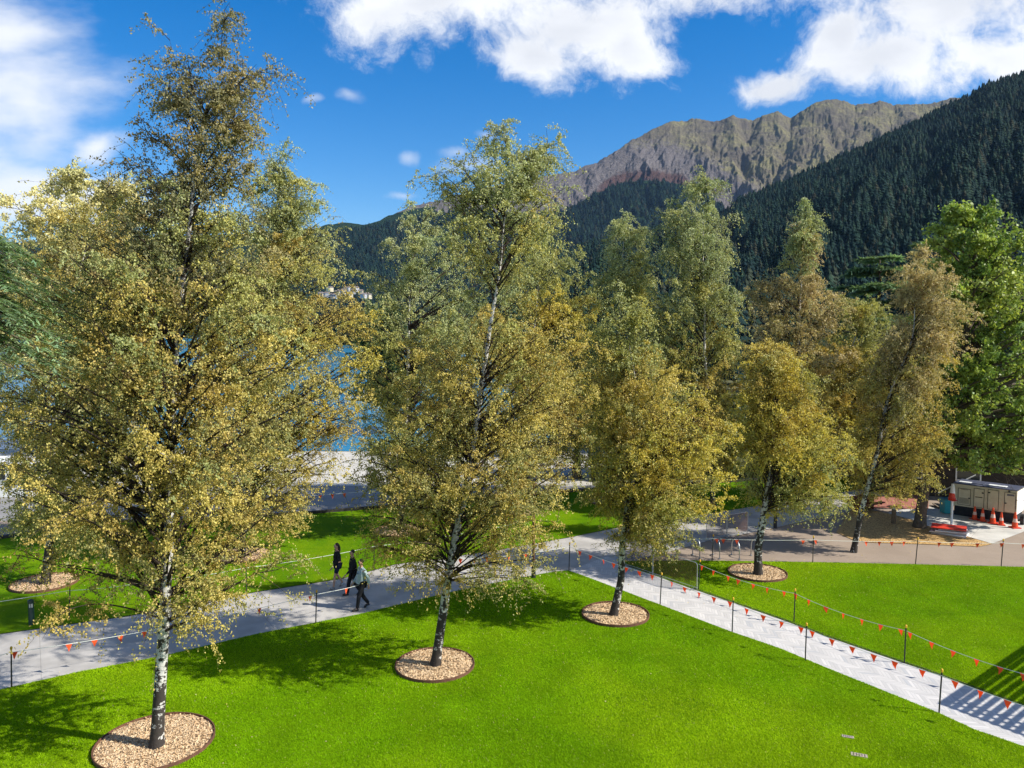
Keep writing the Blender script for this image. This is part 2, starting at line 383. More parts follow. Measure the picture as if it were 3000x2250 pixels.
# paths
pa = G(0, 1940); pb = G(1665, 1625); ang = math.atan2(pb.y - pa.y, pb.x - pa.x)
M_PATH = m_concrete("concrete_paving", (.47, .445, .41), True, -ang)
path_lo = [(-500, 2115)] + front_edge_path[1:] + [(1760, 1690), (1850, 1650), (1870, 1641), (2100, 1578), (2181, 1565), (2450, 1508), (2520, 1490), (2560, 1484)]
sheet("main_path", PX(*path_lo, (2697, 1443), (2645, 1430), (2588, 1415), (2523, 1429)) + PX((2400, 1457), (2223, 1482), (2067, 1507), (1813, 1546), (1670, 1575), (1439, 1616), (1157, 1655), (1000, 1697), (754, 1735), (377, 1806), (0, 1859), (-600, 1950)), .008, M_PATH)
ra = G(1800, 1690); rb = G(2800, 2060); ang2 = math.atan2(rb.y - ra.y, rb.x - ra.x)
M_HERR = m_herring(-ang2)
sheet("paved_path", PX((1650, 1678), (1700, 1689), (1827, 1737), (1932, 1777), (2143, 1857), (2291, 1908), (2400, 1954), (2751, 2096), (2857, 2145), (3000, 2194), (3500, 2380), (3600, 2290), (3000, 2067), (2817, 2000), (2700, 1957), (2427, 1864), (2300, 1816), (2160, 1767), (2037, 1725), (1911, 1681), (1831, 1651), (1780, 1630)), .013, M_HERR)
# steel edging strips beside the lawns
def strip(pts, w, h, name, m, z0=0.0):
    mb = MB()
    for a, b in zip(pts[:-1], pts[1:]):
        d = b - a; mb.box(((a.x + b.x) / 2, (a.y + b.y) / 2, z0 + h / 2), (d.length + w * .3, w, h), math.atan2(d.y, d.x))
    o = mb.build(name, m); tag(o, kind="structure"); return o
strip(PX((1831, 1655), (1911, 1683), (2037, 1727), (2160, 1769), (2300, 1818), (2427, 1866), (2660, 1946), (2700, 1959), (2817, 2002), (3000, 2069), (3500, 2255)), .03, .045, "lawn_kerb", mat("dark_kerb_steel", (.05, .04, .035), .8))
strip(PX((-300, 1625), (120, 1562), (250, 1532), (500, 1532), (901, 1507), (1157, 1486), (1480, 1460), (1700, 1440), (2240, 1407)), .22, .16, "promenade_kerb", noisy("dark_timber_kerb", (.03, .028, .025), (.06, .055, .05), 3))
M_MULCH = M_LITTER
sheet("leaf_litter", PX((2474, 1521), (2490, 1496), (2534, 1490), (2615, 1508), (2678, 1526), (2716, 1541), (2835, 1573), (2907, 1594), (2870, 1602), (2690, 1594), (2560, 1590), (2507, 1585), (2450, 1560)), .012, M_MULCH, "stuff")
M_PAD = m_concrete("concrete_pad", (.60, .575, .52), True, .7)
sheet("concrete_yard", PX((2600, 1503), (2690, 1480), (2790, 1498), (3100, 1530), (3200, 1560), (3000, 1558), (2907, 1593), (2835, 1572), (2716, 1540), (2678, 1525)), .009, M_PAD)
sheet("red_paving", PX((2560, 1457), (2697, 1440), (2720, 1460), (2720, 1492), (2640, 1492), (2545, 1486)), .017, noisy("red_brick_paving", (.30, .12, .09), (.36, .16, .12), 4, .9, .1, .2))
# lake
mW = mat("lake_water", (.012, .10, .19), .18, .5); t = NT(mW); v = t.coords((1, 1, 1)); t.bump(t.noise(v, .35, 5, .6), .5, .5)
t.color(t.ramp(t.noise(v, .02, 4, .6), [(.35, (.018, .17, .30)), (.65, (.03, .24, .38))]))
sheet("lake", [(-3000, 63.5), (-60, 63), (-20, 61.5), (2, 61), (6, 75), (10, 200), (30, 620), (-20, 640), (-60, 1200), (100, 1650), (-3000, 1700)], .02, mW)
print("ground done")

# ---------------------------------------------------------------- mountains
def profile(px, pts):
    xs = [p[0] for p in pts]; ys = [p[1] for p in pts]; return np.interp(px, xs, ys)
MT = [(-800, 760), (300, 700), (700, 690), (936, 674), (960, 665), (1020, 656), (1063, 663), (1099, 656), (1159, 632), (1201, 613), (1274, 595), (1370, 568), (1500, 545), (1620, 520), (1684, 508), (1744, 487), (1804, 448), (1846, 420), (1932, 378), (2018, 362), (2098, 366), (2137, 351), (2164, 359), (2190, 371), (2217, 352), (2263, 342), (2300, 356), (2336, 336), (2370, 319), (2429, 311), (2482, 321), (2555, 311), (2595, 324), (2655, 319), (2721, 319), (2767, 298), (2787, 303), (3000, 330), (3600, 420)]
TL = [(-800, 770), (936, 690), (1063, 680), (1160, 658), (1274, 632), (1400, 622), (1560, 640), (1660, 622), (1720, 585), (1819, 543), (1899, 535), (1992, 548), (2080, 590), (2151, 640), (2300, 700), (3600, 800)]
def mt_dist(px): return np.interp(px, [-800, 900, 1500, 2000, 3600], [2300, 2500, 3400, 4200, 4300])
def mt_point(px, t):
    """px column, t 0..1 foot to ridge, over 1 = back slope"""
    Dr = mt_dist(px); D0 = 1250.0 + 350 * np.clip((px - 900) / 800, 0, 1)
    D = D0 + (Dr - D0) * t; tt = np.clip(t, 0, 1)
    p0 = profile(px, MT); psm = sum(profile(px + o, MT) for o in (-200, -140, -80, -30, 30, 80, 140, 200)) / 8 - 6
    jag = (ridged(px / 38.0, px * 0, 4, .6) - .6) * 8 * np.clip((px - 1500) / 300, .25, 1)
    f6 = tt ** 5; pr = psm * (1 - f6) + (p0 + jag * tt ** 10) * f6
    zr = HC + (975 - pr) / F * Dr
    z = zr * tt ** 1.4
    # spurs and gullies run down the slope; sharp crests, V-shaped gullies
    u = px / 150.0; w = t * 2.2
    warp = (fbm(u * 1.3 + 3, w * 1.4, 5) - .5) * 1.5
    tri = lambda x: 1 - np.abs(2 * (x - np.floor(x)) - 1)
    s1 = tri(u * .95 + warp * 1.1 + t * 3.2); s2 = tri(u * 2.0 + warp * 2.6 - t * 7.5 + 2.2 * fbm(u * 2, w * 2, 3)); s3 = ridged(u * 4 + warp * 2 + t * 4, w * 9, 5, .6); s4 = ridged(u * 16, w * 34, 4, .6)
    gul = 0
    for c0, sl_, wd_, dp_ in ((2192, 70, 34, .075), (2312, 190, 30, .060), (1990, 120, 30, .030), (2480, 150, 34, .035), (2610, 170, 30, .030), (1840, 110, 34, .025), (1720, 60, 30, .02)):
        gul = gul + dp_ * np.exp(-np.abs(px - (c0 - (1 - t) * sl_ + (fbm(t * 7 + c0, px * 0, 3) - .5) * 60)) / (wd_ * (.5 + 1.6 * (1 - tt))))
    near = np.clip((px - 1200) / 500, .3, 1); amp = tt * (1 - tt * .93) * 1.6 * zr * near
    z = z + ((s1 - .55) * .085 * (.4 + 1.2 * fbm(u * .6, w * .8, 3)) + (s3 - .6) * .085 + (s4 - .6) * .034 - gul) * amp * 1.15
    z = z + (fbm(px / 9.0, t * 60, 3) - .5) * 9
    z = np.where(t > 1, zr - (t - 1) * zr * 1.6 + 0 * z, z)
    return (px - 1500) / F * D, D, z
cx_ = np.concatenate([np.linspace(-800, 1180, 160), np.linspace(1184, 2860, 840), np.linspace(2870, 3600, 50)]); nx, ny = len(cx_), 330
PXG, TG = np.meshgrid(cx_, np.linspace(0, 1.25, ny))
X, Y, Z = mt_point(PXG, TG)
V = np.stack([X, Y, Z], -1).reshape(-1, 3)
ii = np.arange(nx * ny).reshape(ny, nx)
FV = np.stack([ii[:-1, :-1], ii[:-1, 1:], ii[1:, 1:], ii[1:, :-1]], -1).reshape(-1, 4)
m = mat("mountain_tussock", (.2, .17, .1), .95, .05); t = NT(m)
at = t.n("ShaderNodeAttribute"); at.attribute_name = "wood"; at2 = t.n("ShaderNodeAttribute"); at2.attribute_name = "scrub"
v = t.coords((.004, .004, .004)); n1 = t.noise(v, 1.6, 10, .65); n2 = t.noise(v, 9, 8, .7); n3 = t.noise(v, 40, 4, .7)
c = t.ramp(n1, [(.38, (.130, .112, .090)), (.5, (.185, .163, .105)), (.60, (.245, .222, .112))])
c = t.mix(t.mr(n2, .42, .6, 0, .6), c, (.115, .098, .085))
cg = t.mix(t.mr(t.noise(v, 14, 6, .7), .35, .65), (.19, .17, .165), (.13, .115, .115))
c = t.mix(t.mr(t.math('ADD', at2.outputs["Fac"], t.math('MULTIPLY', t.math('SUBTRACT', n2, .5), .9)), .25, .6), c, cg)
cr = t.mix(t.mr(n3, .35, .65), (.115, .062, .056), (.085, .06, .055))
at3 = t.n("ShaderNodeAttribute"); at3.attribute_name = "heath"
c = t.mix(t.mr(t.math('ADD', at3.outputs["Fac"], t.math('MULTIPLY', t.math('SUBTRACT', n2, .5), .8)), .35, .65), c, cr)
cf = t.mix(t.mr(n3, .35, .65), (.012, .030, .020), (.028, .055, .028))
c = t.mix(t.mr(t.math('ADD', at.outputs["Fac"], t.math('MULTIPLY', t.math('SUBTRACT', n2, .5), .35)), .45, .55), c, cf)
t.color(c); t.bump(t.noise(v, 16, 8, .75), .8, 30)
mo = mesh_np("mountain", V, FV, m, smooth=True); tag(mo, kind="structure")
pxs, pys = 1500 + F * X / Y, 975 - F * (Z - HC) / Y
tl = profile(PXG, TL); wood = np.clip((pys - tl) / 30 + .5, 0, 1)
heath = np.clip(1 - (tl - pys) / 60 , 0, 1) * np.clip((PXG - 1690) / 90, 0, 1) * np.clip((2060 - PXG) / 70, 0, 1)
wood = np.maximum(wood, np.clip((1340 - PXG) / 120, 0, 1) * np.clip((pys - tl + 34) / 14, 0, 1))
scrub = np.clip(1 - (tl - pys - 40) / 120, 0, 1)
for nm, arr in (("wood", wood), ("heath", heath), ("scrub", scrub)):
    a = mo.data.attributes.new(nm, 'FLOAT', 'POINT'); a.data.foreach_set("value", arr.astype(np.float32).ravel())

HL = [(1450, 820), (1560, 775), (1650, 742), (1700, 727), (1780, 705), (1900, 680), (2020, 655), (2111, 628), (2151, 594), (2297, 541), (2376, 500), (2495, 448), (2562, 415), (2628, 385), (2694, 352), (2774, 312), (2827, 286), (2853, 269), (2946, 239), (3000, 222), (3300, 120), (3700, 40)]
def hl_point(px, t):
    Dc = np.interp(px, [1450, 2100, 2700, 3700], [1150, 1500, 1650, 1500]); D0 = 330.0
    D = D0 + (Dc - D0) * t; zc = HC + (975 - profile(px, HL)) / F * Dc - 15
    tt = np.clip(t, 0, 1); z = zc * tt ** 1.1 + 2 + (fbm(px / 90.0, t * 5, 4) - .5) * 60 * np.clip(tt * (1 - tt) * 4, 0, 1)
    z = np.where(t > 1, zc - (t - 1) * zc * 1.5, z)
    return (px - 1500) / F * D, D, z
nx, ny = 200, 90
A, B = np.meshgrid(np.linspace(1450, 3700, nx), np.linspace(0, 1.3, ny)); X, Y, Z = hl_point(A, B)
ii = np.arange(nx * ny).reshape(ny, nx); FV = np.stack([ii[:-1, :-1], ii[:-1, 1:], ii[1:, 1:], ii[1:, :-1]], -1).reshape(-1, 4)
ho = mesh_np("hill", np.stack([X, Y, Z], -1).reshape(-1, 3), FV, noisy("forest_floor", (.012, .018, .010), (.02, .03, .016), .05, .95, .05, 0), smooth=True); tag(ho, kind="structure")
print("terrain done")

# ---- forest conifers
def conifer_mesh(seed, tiers=11, n=13):
    r = random.Random(seed); V = []; Fc = []; C = []
    for k in range(tiers):
        f = k / (tiers - 1); z = .12 + .80 * f; rad = .27 * (1 - f) ** .75 + .012; drop = .10 * (1 - f * .6)
        apex = len(V); V.append((0, 0, z + .085)); ring = []
        for j in range(n * 2):
            a = math.pi * j / n + r.uniform(-.1, .1); q = rad * (r.uniform(.8, 1.2) if j % 2 == 0 else r.uniform(.35, .6))
            ring.append(len(V)); V.append((q * math.cos(a), q * math.sin(a), z - (drop if j % 2 == 0 else drop * .35) + r.uniform(-.01, .01)))
        for j in range(n * 2):
            Fc.append((apex, ring[j], ring[(j + 1) % (n * 2)])); C.append(r.uniform(.7, 1.3))
    o = len(V)
    for z, q in ((0, .014), (.9, .004)):
        for j in range(3): V.append((q * math.cos(2.1 * j), q * math.sin(2.1 * j), z))
    for j in range(3):
        a, b = o + j, o + (j + 1) % 3; Fc.append((a, b, b + 3)); C.append(.5); Fc.append((a, b + 3, a + 3)); C.append(.5)
    c = np.array(C)[:, None] * np.array([[1.0, 1.0, 1.0]])
    return np.array(V), np.array(Fc), c
def m_conifer():
    m = mat("forest_conifer_needles", (.02, .04, .02), .8, .1); t = NT(m)
    at = t.n("ShaderNodeAttribute"); at.attribute_name = "Col"; oi = t.n("ShaderNodeObjectInfo")
    c = t.ramp(oi.outputs["Random"], [(0, (.004, .016, .019)), (.45, (.009, .028, .025)), (.8, (.019, .044, .028)), (1, (.036, .038, .026))])
    t.color(t.mix(1.0, c, at.outputs["Color"], 'MULTIPLY')); return m
M_CONIF = m_conifer()
cv, cf, cc = conifer_mesh(1)
n_all = 30000
pa_ = rng.uniform(1460, 3500, n_all); ta_ = 1 - (1 - rng.uniform(0.0, 1, n_all)) ** 1.0
ta_ = np.where(rng.random(n_all) < .35, rng.uniform(0, .5, n_all), np.clip(np.sqrt(rng.uniform(.02, 1.03, n_all)), 0, 1.03))
X, Y, Z = hl_point(pa_, ta_); hgt = rng.uniform(13, 27, n_all) ** 1.0 * (1 + .25 * (fbm(pa_ / 60, ta_ * 12, 3) - .5))
sx_, sy_ = 1500 + F * X / Y, 975 - F * (Z + hgt * .8 - HC) / Y
vis = (sx_ > 2120) & (sx_ < 3000) & (sy_ < 800) & ~((sx_ > 2680) & (sy_ > 600)) & (sy_ > 225)
order = np.argsort(np.where(vis, Y / hgt, 1e9)); near_i = order[:300]; rest = np.ones(n_all, bool); rest[near_i] = False
cmesh = []
for sd, wd_ in ((1, .85), (2, 1.15), (3, 1.45)):
    a, b, c = conifer_mesh(sd, 9 if sd == 3 else 11, 9 + 2 * sd); a[:, :2] *= wd_; o = mesh_np("conifer", a, b, M_CONIF, fcol=c); cmesh.append(o)
for k, i in enumerate(near_i):
    o = cmesh[k % 3] if k < 3 else cmesh[k % 3].copy()
    if k >= 3: COL.objects.link(o)
    o.location = (X[i], Y[i], Z[i] - .5); h = hgt[i]; o.scale = (h * rng.uniform(.8, 1.2),) * 2 + (h,); o.rotation_euler = (0, 0, rng.uniform(0, 6))
    tag(o, "dark green conifer standing in the dense forest on the steep hillside", "conifer", "conifers covering the dark hillside")
def instanced(name, P, H, mesh_src, label_kind="stuff"):
    me = bpy.data.meshes.new(name); me.vertices.add(len(P)); me.vertices.foreach_set("co", np.asarray(P, np.float32).ravel())
    a = me.attributes.new("h", 'FLOAT', 'POINT'); a.data.foreach_set("value", np.asarray(H, np.float32))
    o = bpy.data.objects.new(name, me); COL.objects.link(o); tag(o, kind=label_kind)
    ng = bpy.data.node_groups.new(name, 'GeometryNodeTree'); ng.interface.new_socket("Geometry", in_out='INPUT', socket_type='NodeSocketGeometry'); ng.interface.new_socket("Geometry", in_out='OUTPUT', socket_type='NodeSocketGeometry')
    N = ng.nodes; i = N.new("NodeGroupInput"); q = N.new("NodeGroupOutput"); ip = N.new("GeometryNodeInstanceOnPoints"); oi = N.new("GeometryNodeObjectInfo")
    oi.inputs["Object"].default_value = mesh_src; na = N.new("GeometryNodeInputNamedAttribute"); na.data_type = 'FLOAT'; na.inputs[0].default_value = "h"
    rv = N.new("FunctionNodeRandomValue"); rv.data_type = 'FLOAT_VECTOR'; rv.inputs[0].default_value = (-.05, -.05, 0); rv.inputs[1].default_value = (.05, .05, 6.28)
    oi.transform_space = 'ORIGINAL'
    ng.links.new(i.outputs[0], ip.inputs["Points"]); ng.links.new(oi.outputs["Geometry"], ip.inputs["Instance"]); ng.links.new(na.outputs[0], ip.inputs["Scale"]); ng.links.new(rv.outputs[0], ip.inputs["Rotation"])
    ng.links.new(ip.outputs[0], q.inputs[0]); md = o.modifiers.new("scatter", 'NODES'); md.node_group = ng; return o
PH = np.stack([X, Y, Z - .5], -1)[rest]; HH = hgt[rest]; kk_ = rng.integers(0, 3, len(PH))
for q in range(3): instanced("hillside_forest", PH[kk_ == q], HH[kk_ == q], cmesh[q])
nf = 22000
pf = rng.uniform(880, 2350, nf); tf = rng.uniform(.02, 1.0, nf); X, Y, Z = mt_point(pf, tf)
py_ = 975 - F * (Z - HC) / Y; keep = py_ > profile(pf, TL) + 3
instanced("far_forest", np.stack([X, Y, Z - 1], -1)[keep], rng.uniform(16, 30, nf)[keep], cmesh[2])
print("forest done", keep.sum())
exec_marker = 1

# ---------------------------------------------------------------- vegetation builders
def tubes_np(P, Rr, n=4):
    """P (N,K,3) paths, Rr (N,K) radii -> V, F"""
    N_, K, _ = P.shape
    T = np.gradient(P, axis=1); T /= np.linalg.norm(T, axis=2, keepdims=True) + 1e-9
    up_ = np.where(np.abs(T[..., 2:3]) < .9, np.array([0, 0, 1.0]), np.array([1.0, 0, 0])); E1 = np.cross(T, up_); E1 /= np.linalg.norm(E1, axis=2, keepdims=True) + 1e-9
    E2 = np.cross(T, E1); a = np.arange(n) * 2 * math.pi / n
    V = P[:, :, None, :] + Rr[:, :, None, None] * (np.cos(a)[None, None, :, None] * E1[:, :, None, :] + np.sin(a)[None, None, :, None] * E2[:, :, None, :])
    V = V.reshape(-1, 3); i = np.arange(N_)[:, None, None] * K * n + np.arange(K - 1)[None, :, None] * n; k = np.arange(n)[None, None, :]; k2 = (k + 1) % n
    Fa = np.stack([i + k, i + k2, i + n + k2, i + n + k], -1).reshape(-1, 4); return V, Fa
def leaves_np(P, size, r, upright=.5, aspect=.68, down=None):
    n = len(P); nrm = r.normal(size=(n, 3)); nrm[:, 2] *= (1 - upright); nrm += np.array(sdir) * r.choice([-.75, .75], n)[:, None]; nrm /= np.linalg.norm(nrm, axis=1, keepdims=True) + 1e-9
    ax = r.normal(size=(n, 3)); ax[:, 2] -= .9; ax -= nrm * (ax * nrm).sum(1, keepdims=True); ax /= np.linalg.norm(ax, axis=1, keepdims=True) + 1e-9
    bx = np.cross(nrm, ax); s = (size * r.uniform(.65, 1.25, n))[:, None]
    a = P - ax * s * .5; c = P + ax * s * .5; w = bx * s * aspect * .5; mid = P - ax * s * .08
    V = np.stack([a, mid + w + nrm * s * .08, c, mid - w + nrm * s * .08], 1).reshape(-1, 3); return V, np.arange(n * 4).reshape(n, 4)
PAL = {
 "gold": [(.53, .425, .105), (.62, .505, .130), (.41, .365, .105), (.28, .29, .105), (.47, .345, .085)],
 "amber": [(.61, .50, .085), (.68, .57, .110), (.48, .43, .090), (.35, .36, .105), (.55, .42, .075)],
 "olive": [(.38, .385, .125), (.46, .45, .135), (.29, .325, .120), (.52, .47, .125), (.33, .36, .150)],
 "bronze": [(.30, .265, .110), (.23, .22, .105), (.38, .32, .120), (.18, .19, .09), (.33, .25, .09)],
 "sage": [(.36, .41, .190), (.42, .46, .210), (.29, .35, .160), (.46, .46, .180), (.38, .40, .210)],
 "brown": [(.48, .39, .190), (.56, .46, .230), (.40, .34, .170), (.46, .41, .180), (.54, .41, .21)],
 "yellow": [(.66, .59, .25), (.58, .54, .24), (.50, .48, .22), (.74, .66, .30), (.46, .46, .22)],
 "green": [(.20, .30, .060), (.27, .38, .070), (.34, .43, .085), (.13, .22, .050), (.42, .48, .11)],
 "dark": [(.040, .080, .024), (.055, .10, .030), (.030, .062, .022), (.075, .115, .032), (.048, .09, .028)],
 "cedar": [(.24, .37, .19), (.29, .43, .22), (.18, .30, .16), (.34, .46, .23), (.26, .39, .22)],
}
def birch(name, label, cat, group, base, Y0, trunk_px, env_px, pals, nleaf=100000, leaf=.07, nprim=150, trunk_r=.19, seed=1, zc_px=None,
          dens=None, rise=(.30, .90), droop=.55, bark=None, leafmat=None, depthf=.85, extra=None, sec_len=(.35, .95), twig_len=(.22, .75), upright=.5, nsec=6, ntw=5, twig_tubes=True, main_r=.023, up_bias=0.0, wide=1.03, bare=()):
    r = np.random.default_rng(seed); bark = bark or M_BARK; leafmat = leafmat or M_LEAF
    root = empty(name, base); tag(root, label, cat, group)
    tp = np.array([list(AT(a, b, Y0)) for a, b in trunk_px]); tp[0] = base; tp[:, 2] = np.minimum(tp[:, 2], AT(0, env_px[0][0], Y0)[2] - 1.0); tp[:, 1] += np.cumsum(r.normal(0, .03, len(tp))) ; tp[0, 1] = base[1]
    o_ = np.argsort(tp[:, 2]); tp = tp[o_]
    zs = np.linspace(tp[0, 2], tp[-1, 2], 40); tpi = np.stack([np.interp(zs, tp[:, 2], tp[:, 0]), np.interp(zs, tp[:, 2], tp[:, 1]), zs], 1)
    # smooth the kinks a little
    for _ in range(4): tpi[1:-1, :2] = (tpi[:-2, :2] + 2 * tpi[1:-1, :2] + tpi[2:, :2]) / 4
    tpi[:, 0] += np.interp(zs, zs[::5], r.normal(0, .03, len(zs[::5])))
    Hh = tp[-1, 2]; fr = (zs - zs[0]) / (zs[-1] - zs[0]); rad = trunk_r * ((1 - fr) ** .95 * .93 + .04) * (1 + .28 * np.exp(-zs / .25))
    tv, tfc = tubes_np(tpi[None], rad[None], 12); mesh_np("trunk", tv - np.array(base), tfc, bark, root, smooth=True)
    E = np.array([list(AT(a, b, Y0))[0::2] + [AT(c, b, Y0)[0]] for b, a, c in env_px])  # xL, z, xR
    E = E[np.argsort(E[:, 1])]; mc = (E[:, 0] + E[:, 2]) / 2; hw = (E[:, 2] - E[:, 0]) / 2 * wide; E[:, 0] = mc - hw; E[:, 2] = mc + hw; ez, eL, eR = E[:, 1], E[:, 0], E[:, 2]
    zc = AT(0, zc_px, Y0)[2] if zc_px else ez[0] + .3
    # choose branch tips through the crown volume
    zg = np.linspace(ez[0], ez[-1], 200); wg = np.interp(zg, ez, eR - eL) ** .85 + .25
    if dens is not None: wg = wg * np.interp(zg, [AT(0, d[0], Y0)[2] for d in dens][::-1], [d[1] for d in dens][::-1])
    cdf = np.cumsum(wg); cdf /= cdf[-1]; zt = np.interp(r.random(nprim), cdf, zg)
    az = np.arange(nprim) * 2.39996 + r.normal(0, .35, nprim); rho = np.sqrt(r.uniform(.06, 1, nprim)); rho[r.random(nprim) < .45] = r.uniform(.82, 1.0)
    L_, R_ = np.interp(zt, ez, eL), np.interp(zt, ez, eR); cx, rx = (L_ + R_) / 2, (R_ - L_) / 2; ry = rx * depthf
    tip = np.stack([cx + rx * rho * np.cos(az), base[1] + ry * rho * np.sin(az), zt + droop * .35], 1)
    txf = lambda z: np.stack([np.interp(z, zs, tpi[:, 0]), np.interp(z, zs, tpi[:, 1]), z], 1)
    hd = np.linalg.norm(tip[:, :2] - txf(zt)[:, :2], axis=1)
    z0 = np.clip(zt - r.uniform(*rise, nprim) * hd - .25, zc * np.ones(nprim) + r.uniform(0, 1, nprim) ** 1.1 * np.clip((zt - zc) * .9, .9, 4.5), Hh - .35); z0 = np.minimum(z0, np.maximum(zt - .15, zc)); st = txf(z0)
    ctrl = st + (tip - st) * .5; ctrl[:, 2] = st[:, 2] + (tip[:, 2] - st[:, 2]) * .5 + hd * r.uniform(.05, .22, nprim)
    K = 9; u = np.linspace(0, 1, K)[None, :, None]
    Pb = (1 - u) ** 2 * st[:, None] + 2 * u * (1 - u) * ctrl[:, None] + u ** 2 * tip[:, None]
    wob = r.normal(0, 1, (nprim, K, 3)).cumsum(1) * .028 * (hd[:, None, None] ** .6 + .2); Pb = Pb + wob * u
    rb = (np.clip(hd, .4, 4)[:, None] ** .8) * main_r * (1 - u[..., 0] * .88) * (trunk_r / .19) ** .5 * r.uniform(.55, 1.15, nprim)[:, None]
    bv, bf = tubes_np(Pb, rb, 5)
    # secondary branches
    pid = np.repeat(np.arange(nprim), nsec); us = r.uniform(.32, 1.0, nprim * nsec); fi = us * (K - 1); i0 = np.minimum(fi.astype(int), K - 2); w_ = (fi - i0)[:, None]
    s0 = Pb[pid, i0] * (1 - w_) + Pb[pid, i0 + 1] * w_; tan = Pb[pid, i0 + 1] - Pb[pid, i0]; tan /= np.linalg.norm(tan, axis=1, keepdims=True) + 1e-9
    d = tan * .8 + r.normal(size=s0.shape) * .75; d[:, 2] += .05 + up_bias; d /= np.linalg.norm(d, axis=1, keepdims=True)
    l2 = r.uniform(*sec_len, len(s0))[:, None] * np.clip(.45 + hd[pid][:, None] * .28, .4, 1.35)
    K2 = 5; u2 = np.linspace(0, 1, K2)[None, :, None]
    P2 = s0[:, None] + d[:, None] * l2[:, None] * u2; P2[..., 2] -= (u2[..., 0] ** 2) * l2 * droop * .5
    r2 = np.maximum(.011 * (1 - u2[..., 0] * .75) * np.ones((len(s0), 1)), .003); v2, f2 = tubes_np(P2, r2 * (leaf / .07) ** .5, 3)
    # twigs
    tid = np.repeat(np.arange(len(s0)), ntw); uu = r.uniform(.1, 1, len(tid)); fi = uu * (K2 - 1); i0 = np.minimum(fi.astype(int), K2 - 2); w_ = (fi - i0)[:, None]
    q0 = P2[tid, i0] * (1 - w_) + P2[tid, i0 + 1] * w_; dq = r.normal(size=q0.shape); dq[:, 2] = dq[:, 2] * .5 - .1 + up_bias * 2; dq /= np.linalg.norm(dq, axis=1, keepdims=True)
    lq = r.uniform(*twig_len, len(q0))
    def twig(k, s): L2 = (lq[k] * s)[:, None]; p = q0[k] + dq[k] * L2; p[:, 2] -= droop * (L2[:, 0] ** 2) * 1.5; return p
    Vs = [bv, v2]; Fs = [bf, f2 + len(bv)]
    if twig_tubes:
        kk = np.arange(0, len(q0), 2); P3 = np.stack([twig(kk, np.full(len(kk), s)) for s in (0, .5, 1.0)], 1); v3, f3 = tubes_np(P3, np.full(P3.shape[:2], .0035 * (leaf / .07)), 3)
        Fs.append(f3 + len(bv) + len(v2)); Vs.append(v3)
    mesh_np("branches", np.concatenate(Vs) - np.array(base), np.concatenate(Fs), M_TWIG if bark is M_BARK else bark, root)
    # leaves; thinner in some boughs so gaps open in the crown
    bough = r.uniform(.12, 1.0, nprim) ** .9; wt = bough[pid[tid]] * r.uniform(.5, 1.3, len(tid)); wt /= wt.sum()
    k = r.choice(len(tid), nleaf, p=wt); P = twig(k, r.uniform(.05, 1.05, nleaf)) + r.normal(0, leaf * .55, (nleaf, 3))
    P[:, 2] = np.maximum(P[:, 2], .8 if leaf < .15 else 3.2)
    for (b0, b1, bw) in bare:        # gaps on the open side where the trunk shows
        hi, lo = AT(0, b0, Y0)[2], AT(0, b1, Y0)[2]; tx = np.interp(P[:, 2], zs, tpi[:, 0]); ty = np.interp(P[:, 2], zs, tpi[:, 1])
        cut = (P[:, 2] < hi) & (P[:, 2] > lo) & (P[:, 1] < ty) & (np.abs(P[:, 0] - tx * 1.0 - (P[:, 1] - ty) * base[0] / base[1]) < bw * (.6 + .8 * vnoise(P[:, 2] * 2.5, P[:, 2] * 0))) & (r.random(len(P)) < .9)
        P = P[~cut]; k = k[~cut]
    nleaf = len(P)
    lv, lf = leaves_np(P, leaf, r, upright)
    # colour: the palette changes with height along the list, with each bough, and leaf by leaf
    hf = np.clip((zt - ez[0]) / (ez[-1] - ez[0]) + r.normal(0, .10, nprim), 0, .999); pi = (hf * len(pals)).astype(int)
    bc = np.array([PAL[pals[a]][r.integers(0, 5)] for a in pi]); pb = np.array([PAL[pals[a]] for a in pi])
    pl = pid[tid[k]]; one = bc[pl]; two = pb[pl, r.integers(0, 5, nleaf)]; mixf = r.uniform(0, 1, nleaf)[:, None] ** 1.0
    col = (one * (1 - mixf * .7) + two * mixf * .7) * r.uniform(.72, 1.28, nleaf)[:, None]
    mesh_np("crown", lv - np.array(base), lf, leafmat, root, fcol=col)
    return root
# ---------------------------------------------------------------- trees
def gp(px, py): p = G(px, py); return (p.x, p.y, 0.0)
ROW = "birches in the lawn and path row"
BK = "birches behind the path"
b = gp(460, 2195)
birch("birch_tree", "tallest birch with thin airy top, white trunk rising from the nearest wood chip ring", "tree", ROW, b, b[1],
      [(460, 2195), (463, 2096), (467, 1950), (478, 1850), (485, 1700), (493, 1600), (505, 1250), (518, 964), (533, 814), (548, 705), (576, 422), (600, 300), (640, 140), (672, 20)],
      [(8, 655, 690), (60, 610, 700), (120, 530, 725), (180, 440, 760), (240, 420, 795), (300, 425, 800), (360, 420, 790), (430, 380, 760), (500, 345, 745), (570, 345, 725), (640, 220, 740), (750, 180, 800), (850, 150, 850), (1000, 90, 880), (1200, 50, 910), (1350, 40, 900), (1480, 60, 880), (1600, 90, 890), (1720, 110, 860), (1820, 180, 740)],
      ["gold", "gold", "gold", "olive", "bronze", "bronze"], 260000, .051, 300, .15, 1, 1880, bare=((560, 900, .08), (1600, 1880, .14)), dens=[(0, .4), (150, .55), (300, .9), (600, 1.15), (750, 1.0), (1000, 1.05), (1350, .9), (1550, .42), (1830, .2)])
b = gp(1277, 1955)
